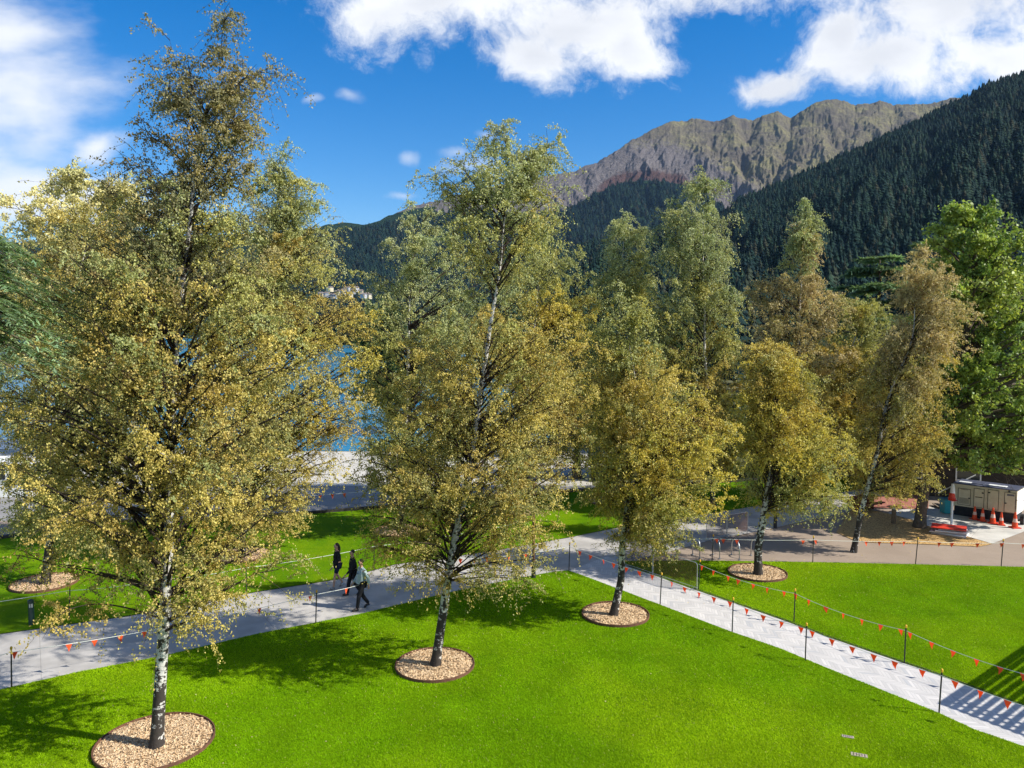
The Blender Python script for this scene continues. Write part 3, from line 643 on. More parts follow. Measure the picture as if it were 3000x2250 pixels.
birch("birch_tree", "second nearest birch, leaning right with a long bare white upper trunk", "tree", ROW, b, b[1],
      [(1278, 1960), (1301, 1762), (1314, 1680), (1339, 1547), (1362, 1445), (1393, 1276), (1406, 1192), (1424, 1041), (1442, 915), (1470, 812), (1467, 692), (1480, 600), (1500, 470)],
      [(380, 1430, 1465), (430, 1370, 1640), (480, 1290, 1655), (550, 1250, 1660), (620, 1255, 1690), (680, 1290, 1670), (760, 1320, 1600), (850, 1300, 1570), (930, 1220, 1640), (1000, 1180, 1720), (1060, 1150, 1715), (1150, 1110, 1710), (1250, 1080, 1690), (1350, 1045, 1690), (1450, 1040, 1670), (1550, 1030, 1655), (1640, 1060, 1640), (1700, 1120, 1560)],
      ["gold", "gold", "gold", "gold", "olive", "sage"], 210000, .052, 240, .14, 2, 1700, bare=((640, 1250, .17), (1480, 1700, .16)), dens=[(350, 1.0), (650, 1.25), (740, .45), (900, .4), (980, .9), (1300, 1.0), (1550, .8), (1700, .4)])
b = gp(1798, 1808)
birch("birch_tree", "golden birch rising from the chip ring nearest the paved path", "tree", ROW, b, b[1],
      [(1798, 1808), (1816, 1651), (1831, 1524), (1839, 1461), (1860, 1410), (1880, 1250), (1860, 1100), (1830, 900)],
      [(850, 1795, 1835), (930, 1760, 1880), (1020, 1740, 1930), (1080, 1730, 1990), (1160, 1715, 2060), (1250, 1705, 2130), (1350, 1700, 2140), (1450, 1705, 2110), (1550, 1740, 2050), (1630, 1800, 2010)],
      ["gold", "amber", "gold", "olive"], 160000, .058, 190, .14, 3, 1540, bare=((1440, 1560, .15),), dens=[(850, .9), (1300, 1.1), (1500, .8), (1640, .4)])
b = gp(2221, 1688)
birch("birch_tree", "dark stemmed golden birch in the chip ring on the right hand lawn", "tree", ROW, b, b[1],
      [(2221, 1689), (2225, 1587), (2244, 1461), (2253, 1419), (2265, 1300), (2270, 1160), (2260, 1040)],
      [(1005, 2200, 2310), (1060, 2175, 2350), (1150, 2165, 2390), (1240, 2160, 2430), (1300, 2160, 2475), (1380, 2165, 2500), (1450, 2190, 2500), (1520, 2260, 2480)],
      ["olive", "amber", "amber", "gold"], 130000, .062, 170, .17, 4, 1500, bare=((1330, 1500, .25),), rise=(.9, 1.5), dens=[(1000, 1), (1350, 1), (1480, .5), (1560, .3)])
b = gp(2500, 1617)
birch("birch_tree", "slender leaning birch growing out of the tan pavement, banded white trunk", "tree", ROW, b, b[1],
      [(2498, 1619), (2519, 1520), (2540, 1431), (2556, 1369), (2574, 1287), (2595, 1181), (2640, 1080), (2672, 1000), (2682, 915), (2678, 760)],
      [(735, 2660, 2700), (790, 2635, 2770), (860, 2620, 2815), (950, 2600, 2820), (1050, 2560, 2800), (1150, 2530, 2780), (1250, 2490, 2780), (1330, 2470, 2770), (1400, 2480, 2750), (1440, 2560, 2740)],
      ["gold", "gold", "brown", "brown"], 135000, .064, 180, .125, 5, 1440, bare=((900, 1080, .12), (1150, 1420, .16)), dens=[(735, 1), (1300, 1), (1420, .4)])
b = gp(130, 1716)
birch("birch_tree", "birch in the leftmost chip ring beyond the main path", "tree", BK, b, b[1],
      [(130, 1716), (138, 1600), (150, 1450), (165, 1200), (200, 900), (260, 640)],
      [(600, 230, 290), (680, 150, 400), (800, 60, 450), (1000, -30, 450), (1200, -60, 420), (1350, 40, 380), (1450, 75, 330), (1520, 40, 320), (1600, 40, 260)],
      ["olive", "gold", "olive", "gold"], 110000, .070, 150, .17, 6, 1560, wide=1.08)
b = gp(708, 1630)
birch("birch_tree", "broad birch behind the main path, its trunk hidden by the tallest birch's foliage", "tree", BK, b, b[1],
      [(708, 1630), (712, 1500), (720, 1300), (760, 1000), (800, 700), (830, 470)],
      [(425, 805, 850), (500, 765, 880), (600, 740, 930), (700, 720, 970), (800, 700, 1020), (900, 690, 1075), (1000, 680, 1080), (1100, 670, 1095), (1200, 650, 1095), (1300, 620, 1045), (1400, 600, 970), (1500, 610, 930), (1560, 660, 900)],
      ["gold", "gold", "amber", "gold", "olive", "sage"], 190000, .070, 280, .15, 7, 1540, wide=1.09, dens=[(425, 1.2), (600, 1.6), (850, 1.3), (1200, 1.0), (1450, .7), (1560, .4)])
b = gp(1178, 1556)
birch("birch_tree", "pale green birch behind the walkers with a chip ring at its foot", "tree", BK, b, b[1],
      [(1178, 1556), (1180, 1450), (1190, 1200), (1200, 900), (1210, 660)],
      [(600, 1190, 1240), (680, 1170, 1300), (760, 1095, 1420), (850, 1060, 1490), (1000, 1035, 1530), (1150, 1030, 1490), (1300, 1035, 1440), (1400, 1080, 1380), (1450, 1110, 1320)],
      ["olive", "olive", "olive", "sage", "sage"], 130000, .076, 190, .15, 8, 1440, wide=1.10)
b = gp(1520, 1503)
birch("birch_tree", "yellow green birch behind the main path, right of the long bare white trunk", "tree", BK, b, b[1],
      [(1516, 1503), (1527, 1430), (1540, 1200), (1570, 900), (1585, 730)],
      [(690, 1540, 1640), (750, 1490, 1690), (850, 1460, 1720), (950, 1450, 1750), (1100, 1450, 1765), (1250, 1420, 1740), (1350, 1430, 1700), (1420, 1480, 1640)],
      ["gold", "gold", "amber", "olive"], 125000, .078, 190, .15, 9, 1420, wide=1.08)
b = gp(1783, 1470)
birch("birch_tree", "grey green birch with a small pointed top, left of the tallest weeping one", "tree", BK, b, b[1],
      [(1783, 1470), (1790, 1350), (1810, 1000), (1830, 660)],
      [(620, 1815, 1850), (690, 1785, 1900), (800, 1750, 1930), (900, 1690, 1950), (1100, 1670, 1950), (1250, 1670, 1920), (1360, 1710, 1880)],
      ["olive", "olive", "olive", "sage"], 120000, .080, 170, .15, 10, 1400, droop=.9, wide=1.10)
b = gp(2092, 1495)
birch("birch_tree", "tall weeping grey green birch with a domed top below the mountain", "tree", BK, b, b[1],
      [(2092, 1495), (2085, 1400), (2070, 1100), (2060, 800), (2060, 560)],
      [(510, 2030, 2090), (560, 1960, 2120), (640, 1930, 2130), (720, 1915, 2140), (850, 1890, 2155), (1000, 1880, 2165), (1200, 1900, 2165), (1330, 1950, 2160), (1400, 2000, 2150)],
      ["amber", "gold", "olive", "sage", "sage"], 150000, .080, 210, .15, 11, 1400, droop=1.0, wide=1.10)
b = gp(2335, 1478)
birch("birch_tree", "brownish birch whose narrow green tip stands up before the dark forest", "tree", BK, b, b[1],
      [(2335, 1478), (2335, 1350), (2340, 1100), (2345, 850), (2378, 620)],
      [(590, 2365, 2395), (650, 2320, 2412), (720, 2310, 2405), (770, 2320, 2390), (800, 2220, 2430), (870, 2175, 2465), (960, 2165, 2490), (1100, 2165, 2500), (1250, 2180, 2480), (1350, 2230, 2440)],
      ["gold", "gold", "brown", "brown", "sage"], 120000, .082, 180, .15, 12, 1390, dens=[(590, 1.6), (760, 1.6), (800, 1), (1300, .9)])
b = gp(2448, 1462)
birch("birch_tree", "amber birch crown between the narrow tipped one and the leaning slender one", "tree", BK, b, b[1],
      [(2448, 1462), (2455, 1350), (2480, 1100), (2520, 920)],
      [(870, 2495, 2545), (930, 2450, 2590), (1020, 2420, 2630), (1120, 2400, 2640), (1230, 2410, 2620), (1330, 2430, 2590), (1380, 2460, 2560)],
      ["gold", "amber", "gold", "olive"], 100000, .082, 150, .14, 13, 1380, wide=1.10)
# big broadleaf on the right
b = gp(2692, 1545)
birch("broadleaf_tree", "big bright green broadleaf tree with a thick brown trunk beside the generator", "tree", None, b, b[1],
      [(2690, 1546), (2702, 1470), (2715, 1400), (2735, 1320), (2770, 1200), (2820, 1000), (2840, 800), (2830, 640)],
      [(598, 2790, 2850), (640, 2755, 2930), (700, 2715, 2955), (780, 2700, 2985), (860, 2690, 3040), (980, 2700, 3120), (1130, 2690, 3170), (1280, 2665, 3200), (1320, 2670, 3200), (1368, 2720, 3180)],
      ["green"], 95000, .17, 200, .27, 14, 1370, bark=M_BROWNBARK, leafmat=M_LEAF2, droop=.15, rise=(.4, .9), sec_len=(.5, 1.1), twig_len=(.15, .4), upright=.1, main_r=.04, depthf=.8)
# yellow willow far left
b = gp(215, 1325)
birch("willow_tree", "pale yellow willow rising behind the left birches against the clouds", "tree", None, b, b[1],
      [(215, 1325), (220, 1100), (220, 800), (215, 560)],
      [(520, 170, 250), (560, 120, 330), (600, 60, 400), (680, 10, 440), (800, -30, 460), (1000, -60, 460), (1200, -40, 430)],
      ["yellow"], 70000, .20, 120, .4, 15, 1250, bark=M_BROWNBARK, droop=.2, sec_len=(.8, 2.0), twig_len=(.5, 1.2), up_bias=.35)
b = gp(345, 1320)
birch("willow_tree", "smaller yellow willow head just left of the tallest birch's upper trunk", "tree", None, b, b[1],
      [(345, 1320), (350, 1000), (355, 580)],
      [(540, 310, 390), (600, 270, 450), (700, 250, 480), (900, 240, 500), (1150, 260, 480)],
      ["yellow"], 45000, .20, 80, .35, 16, 1250, bark=M_BROWNBARK, droop=.2, sec_len=(.8, 2.0), twig_len=(.5, 1.2), up_bias=.35)
# dark evergreens and shrubs standing between the birches and the hill
EVG = [(1690, 1400, 1180, 170, 41, "round dark shrub tree at the back lawn's far edge behind the golden birch"), (1900, 1398, 1150, 200, 42, "dark shrub tree at the back lawn's far edge behind the tall weeping birch"),
       (2110, 1392, 1160, 200, 43, "dark shrub tree at the back lawn's edge behind the dark stemmed birch"), (2330, 1388, 1180, 190, 44, "dark shrub tree behind the brownish narrow tipped birch"),
       (2540, 1385, 1200, 170, 45, "dark shrub tree near the pale low building"), (1620, 1330, 1000, 190, 21, "low dark evergreen behind the yellow green birch"), (1960, 1318, 960, 230, 22, "dark evergreen mass behind the tall weeping birch"),
       (2330, 1325, 1120, 200, 23, "dark evergreen behind the dark stemmed golden birch"), (2560, 1335, 1090, 200, 24, "dark bushy tree behind the slender leaning birch"),
       (2800, 1340, 1050, 260, 25, "dark tree mass behind the big green broadleaf"), (1140, 1268, 880, 190, 26, "dark shore tree seen between the left and middle birches")]
for (x0, yb, yt, w, sd, lb) in EVG:
    b = gp(x0, yb); hh = w / 2
    birch("evergreen_tree", lb, "tree", "dark trees behind the birches", b, b[1], [(x0, yb), (x0, (yb + yt) / 2), (x0, yt + 20)],
          [(yt, x0 - hh * .2, x0 + hh * .2), (yt + 60, x0 - hh * .7, x0 + hh * .7), ((yt + yb) / 2, x0 - hh, x0 + hh), (yb - 25, x0 - hh * .9, x0 + hh * .9)],
          ["dark"], 26000, .26, 70, .3, sd, yb - 10, bark=M_BROWNBARK, leafmat=M_LEAF2, droop=.2, sec_len=(.8, 1.6), twig_len=(.3, .9), twig_tubes=False, nsec=5)

# cedars: flat tiers of drooping sprays
def cedar(label, base, Hh, reach, seed, prof, dmax, nb=90, needle=.10, nspray=9, per=95, az_range=None, zmin=1.5, tier=True, pal="cedar", droopk=.10, group=None):
    r = np.random.default_rng(seed); root = empty("cedar_tree", base); tag(root, label, "tree", group)
    MB().tube([(0, 0, 0), (.1, 0, Hh * .5), (.05, .05, Hh)], [Hh * .026, Hh * .016, .04], 10).build("trunk", M_BROWNBARK, root, smooth=True)
    z = r.uniform(zmin, Hh, nb)
    if tier: z = np.round(z / (Hh * .085)) * Hh * .085 + r.normal(0, .12, nb)
    if prof: z = np.where(r.random(nb) < .93, r.uniform(zmin, 11.9, nb), r.uniform(12, Hh, nb))
    z = np.clip(z, zmin, Hh); az = r.uniform(0, 2 * math.pi, nb) if az_range is None else r.uniform(*az_range, nb)
    L = reach * np.interp(z / Hh, [0, .35, .75, 1], [.9, 1, .8, .25]) * r.uniform(.7, 1.08, nb)
    if prof: L = np.interp(z, *prof) * r.uniform(.6, 1.04, nb)
    K = 9; u = np.linspace(0, 1, K)[None, :]
    P = np.stack([np.cos(az)[:, None] * L[:, None] * u, np.sin(az)[:, None] * L[:, None] * u, z[:, None] + L[:, None] * (.16 * u - (.16 + droopk) * u ** 2.2)], -1)
    bv, bf = tubes_np(P, (L[:, None] * .014 * (1 - u * .85)), 4)
    pid = np.repeat(np.arange(nb), nspray * 2); us = np.tile(np.linspace(.18, 1, nspray), 2 * nb); side = np.tile(np.repeat([1, -1], nspray), nb)
    fi = us * (K - 1); i0 = np.minimum(fi.astype(int), K - 2); w_ = (fi - i0)[:, None]; s0 = P[pid, i0] * (1 - w_) + P[pid, i0 + 1] * w_
    a2 = az[pid] + side * r.uniform(.35, 1.0, len(pid)); ls = L[pid] * .34 * (1.15 - us * .75) * r.uniform(.6, 1.2, len(pid))
    d = np.stack([np.cos(a2), np.sin(a2), r.normal(-.02, .08, len(pid))], 1); K2 = 4; u2 = np.linspace(0, 1, K2)[None, :, None]
    P2 = s0[:, None] + d[:, None] * ls[:, None, None] * u2; P2[..., 2] -= ls[:, None] * droopk * 2.2 * u2[..., 0] ** 2
    v2, f2 = tubes_np(P2, np.full(P2.shape[:2], .006 * needle / .1), 3)
    mesh_np("branches", np.concatenate([bv, v2]), np.concatenate([bf, f2 + len(bv)]), M_BROWNBARK, root)
    n = len(pid) * per // 2; k = r.integers(0, len(pid), n); s = r.uniform(0, 1.05, n)
    fi = np.clip(s, 0, 1) * (K2 - 1); i0 = np.minimum(fi.astype(int), K2 - 2); w_ = (fi - i0)[:, None]
    Q = P2[k, i0] * (1 - w_) + P2[k, i0 + 1] * w_; q2 = a2[k] + r.choice([-1, 1], n) * r.uniform(.3, 1.0, n); lt = needle * 2.2 * r.uniform(.4, 1.3, n)
    dv = np.stack([np.cos(q2), np.sin(q2), r.normal(-.12, .22, n)], 1); nn_ = np.stack([-np.sin(q2), np.cos(q2), np.zeros(n)], 1)
    wd = needle * .22; a = Q - nn_ * wd; b2 = Q + nn_ * wd; c2 = Q + dv * lt[:, None] + nn_ * wd * .5; d2 = Q + dv * lt[:, None] - nn_ * wd * .5
    V = np.stack([a, b2, c2, d2], 1); V[..., 2] += r.normal(0, needle * .12, (n, 1)); V = V.reshape(-1, 3)
    col = np.array(PAL[pal])[r.integers(0, 5, n)] * (r.uniform(.6, 1.3, nb)[pid[k]])[:, None]
    mesh_np("crown", V, np.arange(n * 4).reshape(n, 4), M_NEEDLE, root, fcol=col); return root
cedar("near cedar with long drooping sprays entering from the left edge", (-12.25, 12.8, 0), 19, 4.6, 31, ([8.5, 10, 11, 11.8, 12.1, 12.4, 12.7, 14.4, 14.6, 15.0, 19], [3.8, 4.0, 3.9, 3.5, 3.0, 3.9, 2.9, 2.7, 3.7, 2.4, 1.5]), 0, nb=75, needle=.07, nspray=13, per=64, az_range=(-.12, 1.0), zmin=9.7, tier=False, droopk=.20)
cedar("flat tiered dark cedar in front of the forested hill, left of the brownish leaning birch", tuple(G(2560, 1310)), 9.5 + 205 / F * 64 + 0.2, 6.2, 32, None, 0, nb=150, needle=.24, nspray=7, per=56, zmin=4, droopk=.03, group="cedars before the hill")
cedar("flat tiered cedar peeking out left of the big broadleaf's top", tuple(G(2745, 1310)), 9.5 + 295 / F * 64, 5.2, 33, None, 0, nb=130, needle=.24, nspray=7, per=56, zmin=7, droopk=.03, group="cedars before the hill")
print("trees done")
# ---------------------------------------------------------------- chip rings round the trunks
def ring(px, py, rad, label, seed):
    p = G(px, py); r = np.random.default_rng(seed); root = empty("tree_ring", p); tag(root, label, "tree ring", "round wood chip rings in the lawn")
    n = 48; mb = MB(); o = 0
    prof = [(rad, .0), (rad, .115), (rad - .022, .115), (rad - .022, .0)]
    mb.lathe(prof, n=n); mb.f = mb.f[:-2]; mb.build("edging", M_RUST, root)
    # chips: a bumpy disc plus loose chips
    V = [(0, 0, .085)]; Fc = []; rr = np.linspace(.18, rad - .03, 7)
    for i, q in enumerate(rr):
        for k in range(n): a = 2 * math.pi * k / n; V.append((q * math.cos(a), q * math.sin(a), .085 + r.normal(0, .008) - .02 * (i == 6)))
    tri = [(0, 1 + k, 1 + (k + 1) % n) for k in range(n)]
    for i in range(6):
        for k in range(n): a = 1 + i * n + k; b_ = 1 + i * n + (k + 1) % n; Fc.append((a, a + n, b_ + n, b_))
    nc = int(900 * rad * rad); q = np.sqrt(r.random(nc)) * (rad - .05); a = r.uniform(0, 6.28, nc); P = np.stack([q * np.cos(a), q * np.sin(a), .098 + r.normal(0, .008, nc)], 1)
    lv, lf = leaves_np(P, .075, r, -.6, .45); base = len(V)
    mesh_np("wood_chips", np.concatenate([np.array(V), lv]), [np.array(tri), np.concatenate([np.array(Fc), lf + base])], M_CHIP, root)
ring(455, 2180, 1.30, "chip ring round the tallest birch at the lower left corner", 1)
ring(1274, 1953, 1.13, "chip ring round the second nearest birch, in the middle lawn", 2)
ring(1803, 1804, 1.13, "chip ring beside the paved path under the golden birch", 3)
ring(2219, 1682, 1.13, "chip ring on the right hand lawn round the dark stem", 4)
ring(131, 1712, 1.15, "chip ring at the left edge beyond the main path", 5)
ring(708, 1630, 1.15, "chip ring partly hidden behind the tallest birch's foliage", 6)
ring(1166, 1558, 1.15, "chip ring behind the walkers on the back lawn", 7)
ring(1516, 1500, 1.15, "chip ring on the back lawn beyond the path corner", 8)
ring(1783, 1471, 1.15, "farthest chip ring, behind the golden birch's lower branches", 9)

# ---------------------------------------------------------------- stakes and bunting
STAKE_H = 1.06
def post_mesh():
    root = empty("stake_post", (0, 0, 0))
    MB().tube([(0, 0, 0), (0, 0, STAKE_H)], .019, 8).build("stake", M_BLACK, root)
    MB().lathe([(.024, 0), (.03, .02), (.03, .07), (.015, .09)], (0, 0, STAKE_H - .01), 10).build("cap", M_YEL, root)
    return root
P0 = post_mesh(); first = [True]
def copy_tree(o, parent=None):
    c = o.copy(); COL.objects.link(c); c.parent = parent
    for ch in list(o.children): copy_tree(ch, c)
    return c
def stake(px, py, label, lean=(0, 0)):
    o = P0 if first[0] else copy_tree(P0); first[0] = False
    p = G(px, py); o.location = (p.x, p.y, .01); o.rotation_euler = (lean[0], lean[1], 0)
    tag(o, label, "stake", "black stakes carrying the flag line"); return o
def bunting(pts, flags, label, zt=.98, sag=.10, nofl=False, group="orange flag lines", fsize=.17):
    """pts: ground pixels of the posts in order (or 3D), flags: photo x of each flag"""
    W3 = [G(*p) if len(p) == 2 else Vector(p) for p in pts]; path = []
    for a, b_ in zip(W3[:-1], W3[1:]):
        for k in range(25):
            t_ = k / 24; q = a.lerp(b_, t_); q.z = zt - sag * 4 * t_ * (1 - t_); path.append(q)
    root = empty("bunting_line", tuple(W3[0])); tag(root, label, "bunting", group); off = W3[0].copy()
    MB().tube([q - off for q in path if True][::1], .0075, 4).build("cord", M_CORD, root)
    pr = [PROJ(q)[0] for q in path]
    for i, fx in enumerate(flags):
        best = None
        for k in range(len(path) - 1):
            if (pr[k] - fx) * (pr[k + 1] - fx) <= 0 and pr[k] != pr[k + 1]:
                s = (fx - pr[k]) / (pr[k + 1] - pr[k]); best = path[k].lerp(path[k + 1], s), (path[k + 1] - path[k]).normalized(); break
        if best is None: continue
        q, d = best; q = q - off; h = Vector((d.x, d.y, 0)).normalized(); nrm = Vector((-h.y, h.x, 0)); sw = random.uniform(-.35, .35); w = fsize / 2; L_ = fsize * 1.2
        tw = random.uniform(-.5, .5); ht = (h * math.cos(tw) + nrm * math.sin(tw))
        tip = q + Vector((0, 0, -L_)) + nrm * sw * .12 + h * random.uniform(-.03, .03)
        mid = q + Vector((0, 0, -L_ * .45)) + nrm * random.uniform(-.03, .03)
        a1 = q - ht * w; a2 = q + ht * w; m1 = mid - ht * w * .52; m2 = mid + ht * w * .52; e = nrm * .003
        vs = [a1, a2, m2, m1, tip]; vs = vs + [v_ + e for v_ in vs]
        MB().add(vs, [(0, 1, 2, 3), (3, 2, 4), (8, 7, 6, 5), (9, 7, 8), (0, 5, 6, 1), (0, 3, 8, 5), (3, 4, 9, 8), (1, 6, 7, 2), (2, 7, 9, 4)]).build("flag", M_FLAG, root)
    return root
A_ = [(34, 2016, "stake at the left edge of the main path beside the nearest flags"), (925, 1828, "stake just left of the three walkers"), (1276, 1713, "stake behind the second nearest birch's trunk"), (1667, 1672, "stake at the corner where the two paths meet")]
B_ = [(1934, 1771, "stake beside the paved path, first past the golden birch"), (2145, 1853, "stake beside the paved path, second past the golden birch"), (2359, 1938, "stake midway along the paved path's near edge"), (2751, 2090, "stake beside the shadowed end of the paved path"), (3240, 2270, "stake beyond the right edge of the view")]
C_ = [(2046, 1729, "stake at the mesh barrier's end on the right hand lawn"), (2326, 1824, "stake on the right hand lawn's near edge, middle one"), (2649, 1944, "stake on the right hand lawn's near edge, last in view"), (3080, 2110, "stake outside the view past the right lawn")]
D_ = [(2086, 1646, "stake on the far edge of the right lawn beside the bicycle hoops"), (2381, 1650, "stake on the far lawn edge just left of the slender leaning birch"), (2682, 1654, "stake on the far lawn edge below the red stack"), (2933, 1660, "stake on the far lawn edge below the cones"), (3240, 1668, "stake off the right end of the far lawn edge")]
E_ = [(203, 1815, "stake behind the main path near the green bollard light"), (460, 1781, "stake behind the main path right of the tallest birch's trunk"), (722, 1741, "stake on the back lawn edge under the broad birch"), (1096, 1672, "stake on the back lawn edge right of the walkers")]
for lst in (A_, B_, C_, D_, E_):
    for i, (x_, y_, l_) in enumerate(lst):
        stake(x_, y_, l_, (random.uniform(-.03, .03), random.uniform(0, .05)))
bunting([(-400, 2085), (34, 2016), (925, 1828), (1276, 1713), (1667, 1672)], [42, 202, 277, 352, 424, 590, 760, 909, 1015, 1250, 1349, 1390, 1427, 1491, 1539], "flag line along the main path's near edge", sag=.14)
bunting([(1667, 1672), (1934, 1771), (2145, 1853), (2359, 1938), (2751, 2090), (3240, 2270)], [1699, 1730, 1767, 1798, 1835, 1873, 1911, 1967, 2006, 2047, 2091, 2138, 2187, 2236, 2289, 2346, 2379, 2437, 2497, 2560, 2622, 2702, 2798, 2872, 2953], "flag line along the paved path's near edge", sag=.07)
bunting([(2046, 1729), (2326, 1824), (2649, 1944), (3080, 2110)], [2057, 2091, 2133, 2163, 2206, 2248, 2296, 2330, 2369, 2420, 2470, 2524, 2580, 2638, 2666, 2729, 2792, 2860, 2930, 2998], "flag line along the right lawn's near edge, brightest orange", sag=.12)
bunting([(1880, 1646), (2086, 1646), (2381, 1650), (2682, 1654), (2933, 1660), (3240, 1668)], [1909, 2100, 2119, 2159, 2353, 2390, 2538, 2577, 2612, 2649, 2752, 2789, 2864, 2935, 2998], "flag line along the right lawn's far edge, washed out pink flags", sag=.04)
bunting([(-300, 1890), (203, 1815), (460, 1781), (722, 1741), (1096, 1672), (1500, 1600)], [], "bare white cord strung along the back lawn's near edge", sag=.06)
bunting([(150, 1560), (520, 1530), (700, 1520), (1157, 1484), (1600, 1448)], [240, 450, 462, 838, 938, 974, 1009, 1470, 1478], "flag line along the promenade kerb behind the back lawn", sag=.05, fsize=.2)

# ---------------------------------------------------------------- bollard light, light poles, bollard
def bollard_light(p):
    root = empty("bollard_light", p); tag(root, "dark green bollard light on the grass beside the leftmost chip ring", "bollard light")
    MB().lathe([(.095, 0), (.09, .03), (.085, .6)], n=16).build("post", M_DARKGREEN, root, smooth=False)
    MB().lathe([(.06, .6), (.06, .74)], n=16).build("lamp", mat("frosted_lens", (.65, .66, .6), .3, .5), root)
    mb = MB()
    for k in range(6): a = k * math.pi / 3; mb.box((.08 * math.cos(a), .08 * math.sin(a), .67), (.014, .02, .14), a)
    mb.build("lamp_guard", M_DARKGREEN, root); MB().lathe([(.09, .74), (.095, .76), (.09, .84), (.03, .87)], n=16).build("cap", M_DARKGREEN, root)
bollard_light(gp(93, 1832))
def light_pole(p, label, h=3.6):
    root = empty("light_pole", p); tag(root, label, "light pole", "rusty light poles beside the path")
    MB().lathe([(.085, 0), (.085, .62), (.07, .64)], n=14).build("sleeve", M_BLACK, root)
    MB().lathe([(.055, .64), (.05, h)], n=12).build("shaft", M_RUST, root)
    MB().lathe([(.05, h), (.13, h + .05), (.13, h + .12), (.05, h + .16)], n=14).build("lamp_head", M_RUST, root)
light_pole(gp(1563, 1694), "rusty light pole with a black foot at the lawn's path corner")
light_pole(gp(2271, 1546), "rusty light pole with a black foot behind the dark stemmed birch")
bp = empty("timber_bollard", gp(2618, 1534)); tag(bp, "short round timber bollard with a pale top in the leaf litter", "bollard")
MB().lathe([(.11, 0), (.105, .74)], n=14).build("post", noisy("old_timber", (.12, .085, .05), (.2, .14, .09), 8), bp); MB().lathe([(.107, .74), (.1, .80), (.05, .82)], n=14).build("cap", noisy("pale_end_grain", (.45, .40, .32), (.5, .46, .38), 8), bp)

# bicycle hoops
def hoop(a, b_, h, label):
    A = Vector(gp(*a)); B = Vector(gp(*b_)); d = B - A; r_ = d.length / 2; root = empty("bicycle_hoop", tuple((A + B) / 2)); tag(root, label, "bicycle hoop", "steel bicycle hoops on the tan pavement")
    u_ = d.normalized(); pts = [-u_ * r_]; pts += [-u_ * r_ * math.cos(t_) + Vector((0, 0, h - r_ + r_ * math.sin(t_))) for t_ in np.linspace(0, math.pi, 13)]; pts += [u_ * r_]
    MB().tube(pts, .024, 8).build("rail", M_STEEL, root, smooth=True)
    mb = MB(); mb.lathe([(.06, 0), (.06, .012)], tuple(-u_ * r_), 12); mb.build("foot", M_STEEL, root); mb = MB(); mb.lathe([(.06, 0), (.06, .012)], tuple(u_ * r_), 12); mb.build("foot", M_STEEL, root)
hoop((2029, 1625), (2050, 1636), .78, "hoop nearest the mesh barrier, left of the leaning stake")
hoop((2088, 1625), (2108, 1637), .78, "hoop just right of the leaning stake")
hoop((2143, 1625), (2166, 1640), .78, "hoop midway between the leaning stake and the dark birch stem")
hoop((2200, 1627), (2222, 1641), .78, "hoop standing behind the dark birch stem")

# mesh barriers
def m_mesh():
    m = bpy.data.materials.new("brown_shade_mesh"); m.use_nodes = True; t = NT(m); t.N.remove(t.b)
    d = t.n("ShaderNodeBsdfDiffuse"); d.inputs[0].default_value = (.16, .085, .05, 1); tr = t.n("ShaderNodeBsdfTransparent"); mx = t.n("ShaderNodeMixShader"); mx.inputs[0].default_value = .38
    t.link(tr.outputs[0], mx.inputs[1]); t.link(d.outputs[0], mx.inputs[2]); t.link(mx.outputs[0], t.out.inputs[0]); return m
M_MESH = m_mesh()
def barrier(a, b_, h, label):
    A = Vector(gp(*a)); B = Vector(gp(*b_)); d = B - A; L_ = d.length; root = empty("mesh_barrier", tuple(A), math.atan2(d.y, d.x)); tag(root, label, "barrier", "see-through mesh barriers")
    r_ = .10; pts = [(0, 0, .05), (0, 0, h - r_), (r_ * .3, 0, h - r_ * .3), (r_, 0, h), (L_ - r_, 0, h), (L_ - r_ * .3, 0, h - r_ * .3), (L_, 0, h - r_), (L_, 0, .05)]
    MB().tube(pts, .014, 6).tube([(0, 0, .12), (L_, 0, .12)], .012, 6).build("frame", M_STEEL, root)
    MB().add([(.01, 0, .12), (L_ - .01, 0, .12), (L_ - .01, 0, h - .01), (.01, 0, h - .01)], [(0, 1, 2, 3)]).build("mesh_panel", M_MESH, root)
    for x_ in (.12, L_ - .12): MB().tube([(x_, -.28, .01), (x_, 0, .1), (x_, .28, .01)], .013, 6).build("foot", M_STEEL, root)
barrier((1913, 1688), (2042, 1731), 1.05, "mesh barrier standing on the grass wedge, its rounded frame beside a stake")
barrier((1830, 1660), (1911, 1687), 1.05, "mesh barrier at the tip of the right lawn beside the paved path")
barrier((1846, 1640), (1950, 1638), 1.05, "mesh barrier along the far side of the grass wedge")
barrier((2069, 1585), (2128, 1574), 1.05, "mesh barrier on the path between the light pole and the hoops")
barrier((2130, 1574), (2190, 1563), 1.05, "mesh barrier just left of the dark birch stem, across the grey path")

# fallen leaves on lawn and paths
nfl = 1100; rl_ = np.random.default_rng(77); cx2 = [gp(460, 2195), gp(1277, 1955), gp(1798, 1808), gp(2221, 1688), gp(2500, 1617), gp(130, 1716), gp(708, 1630)]
P = np.array([cx2[k] for k in rl_.integers(0, 7, nfl)]) + np.stack([rl_.normal(-.6, 3.2, nfl), rl_.normal(0, 2.6, nfl), np.full(nfl, .045)], 1)
lv, lf = leaves_np(P, .045, rl_, -1.5); pc = np.array(PAL["gold"] + PAL["brown"])[rl_.integers(0, 10, nfl)]
tag(mesh_np("fallen_leaves", lv, lf, M_LEAF, fcol=pc), kind="stuff")
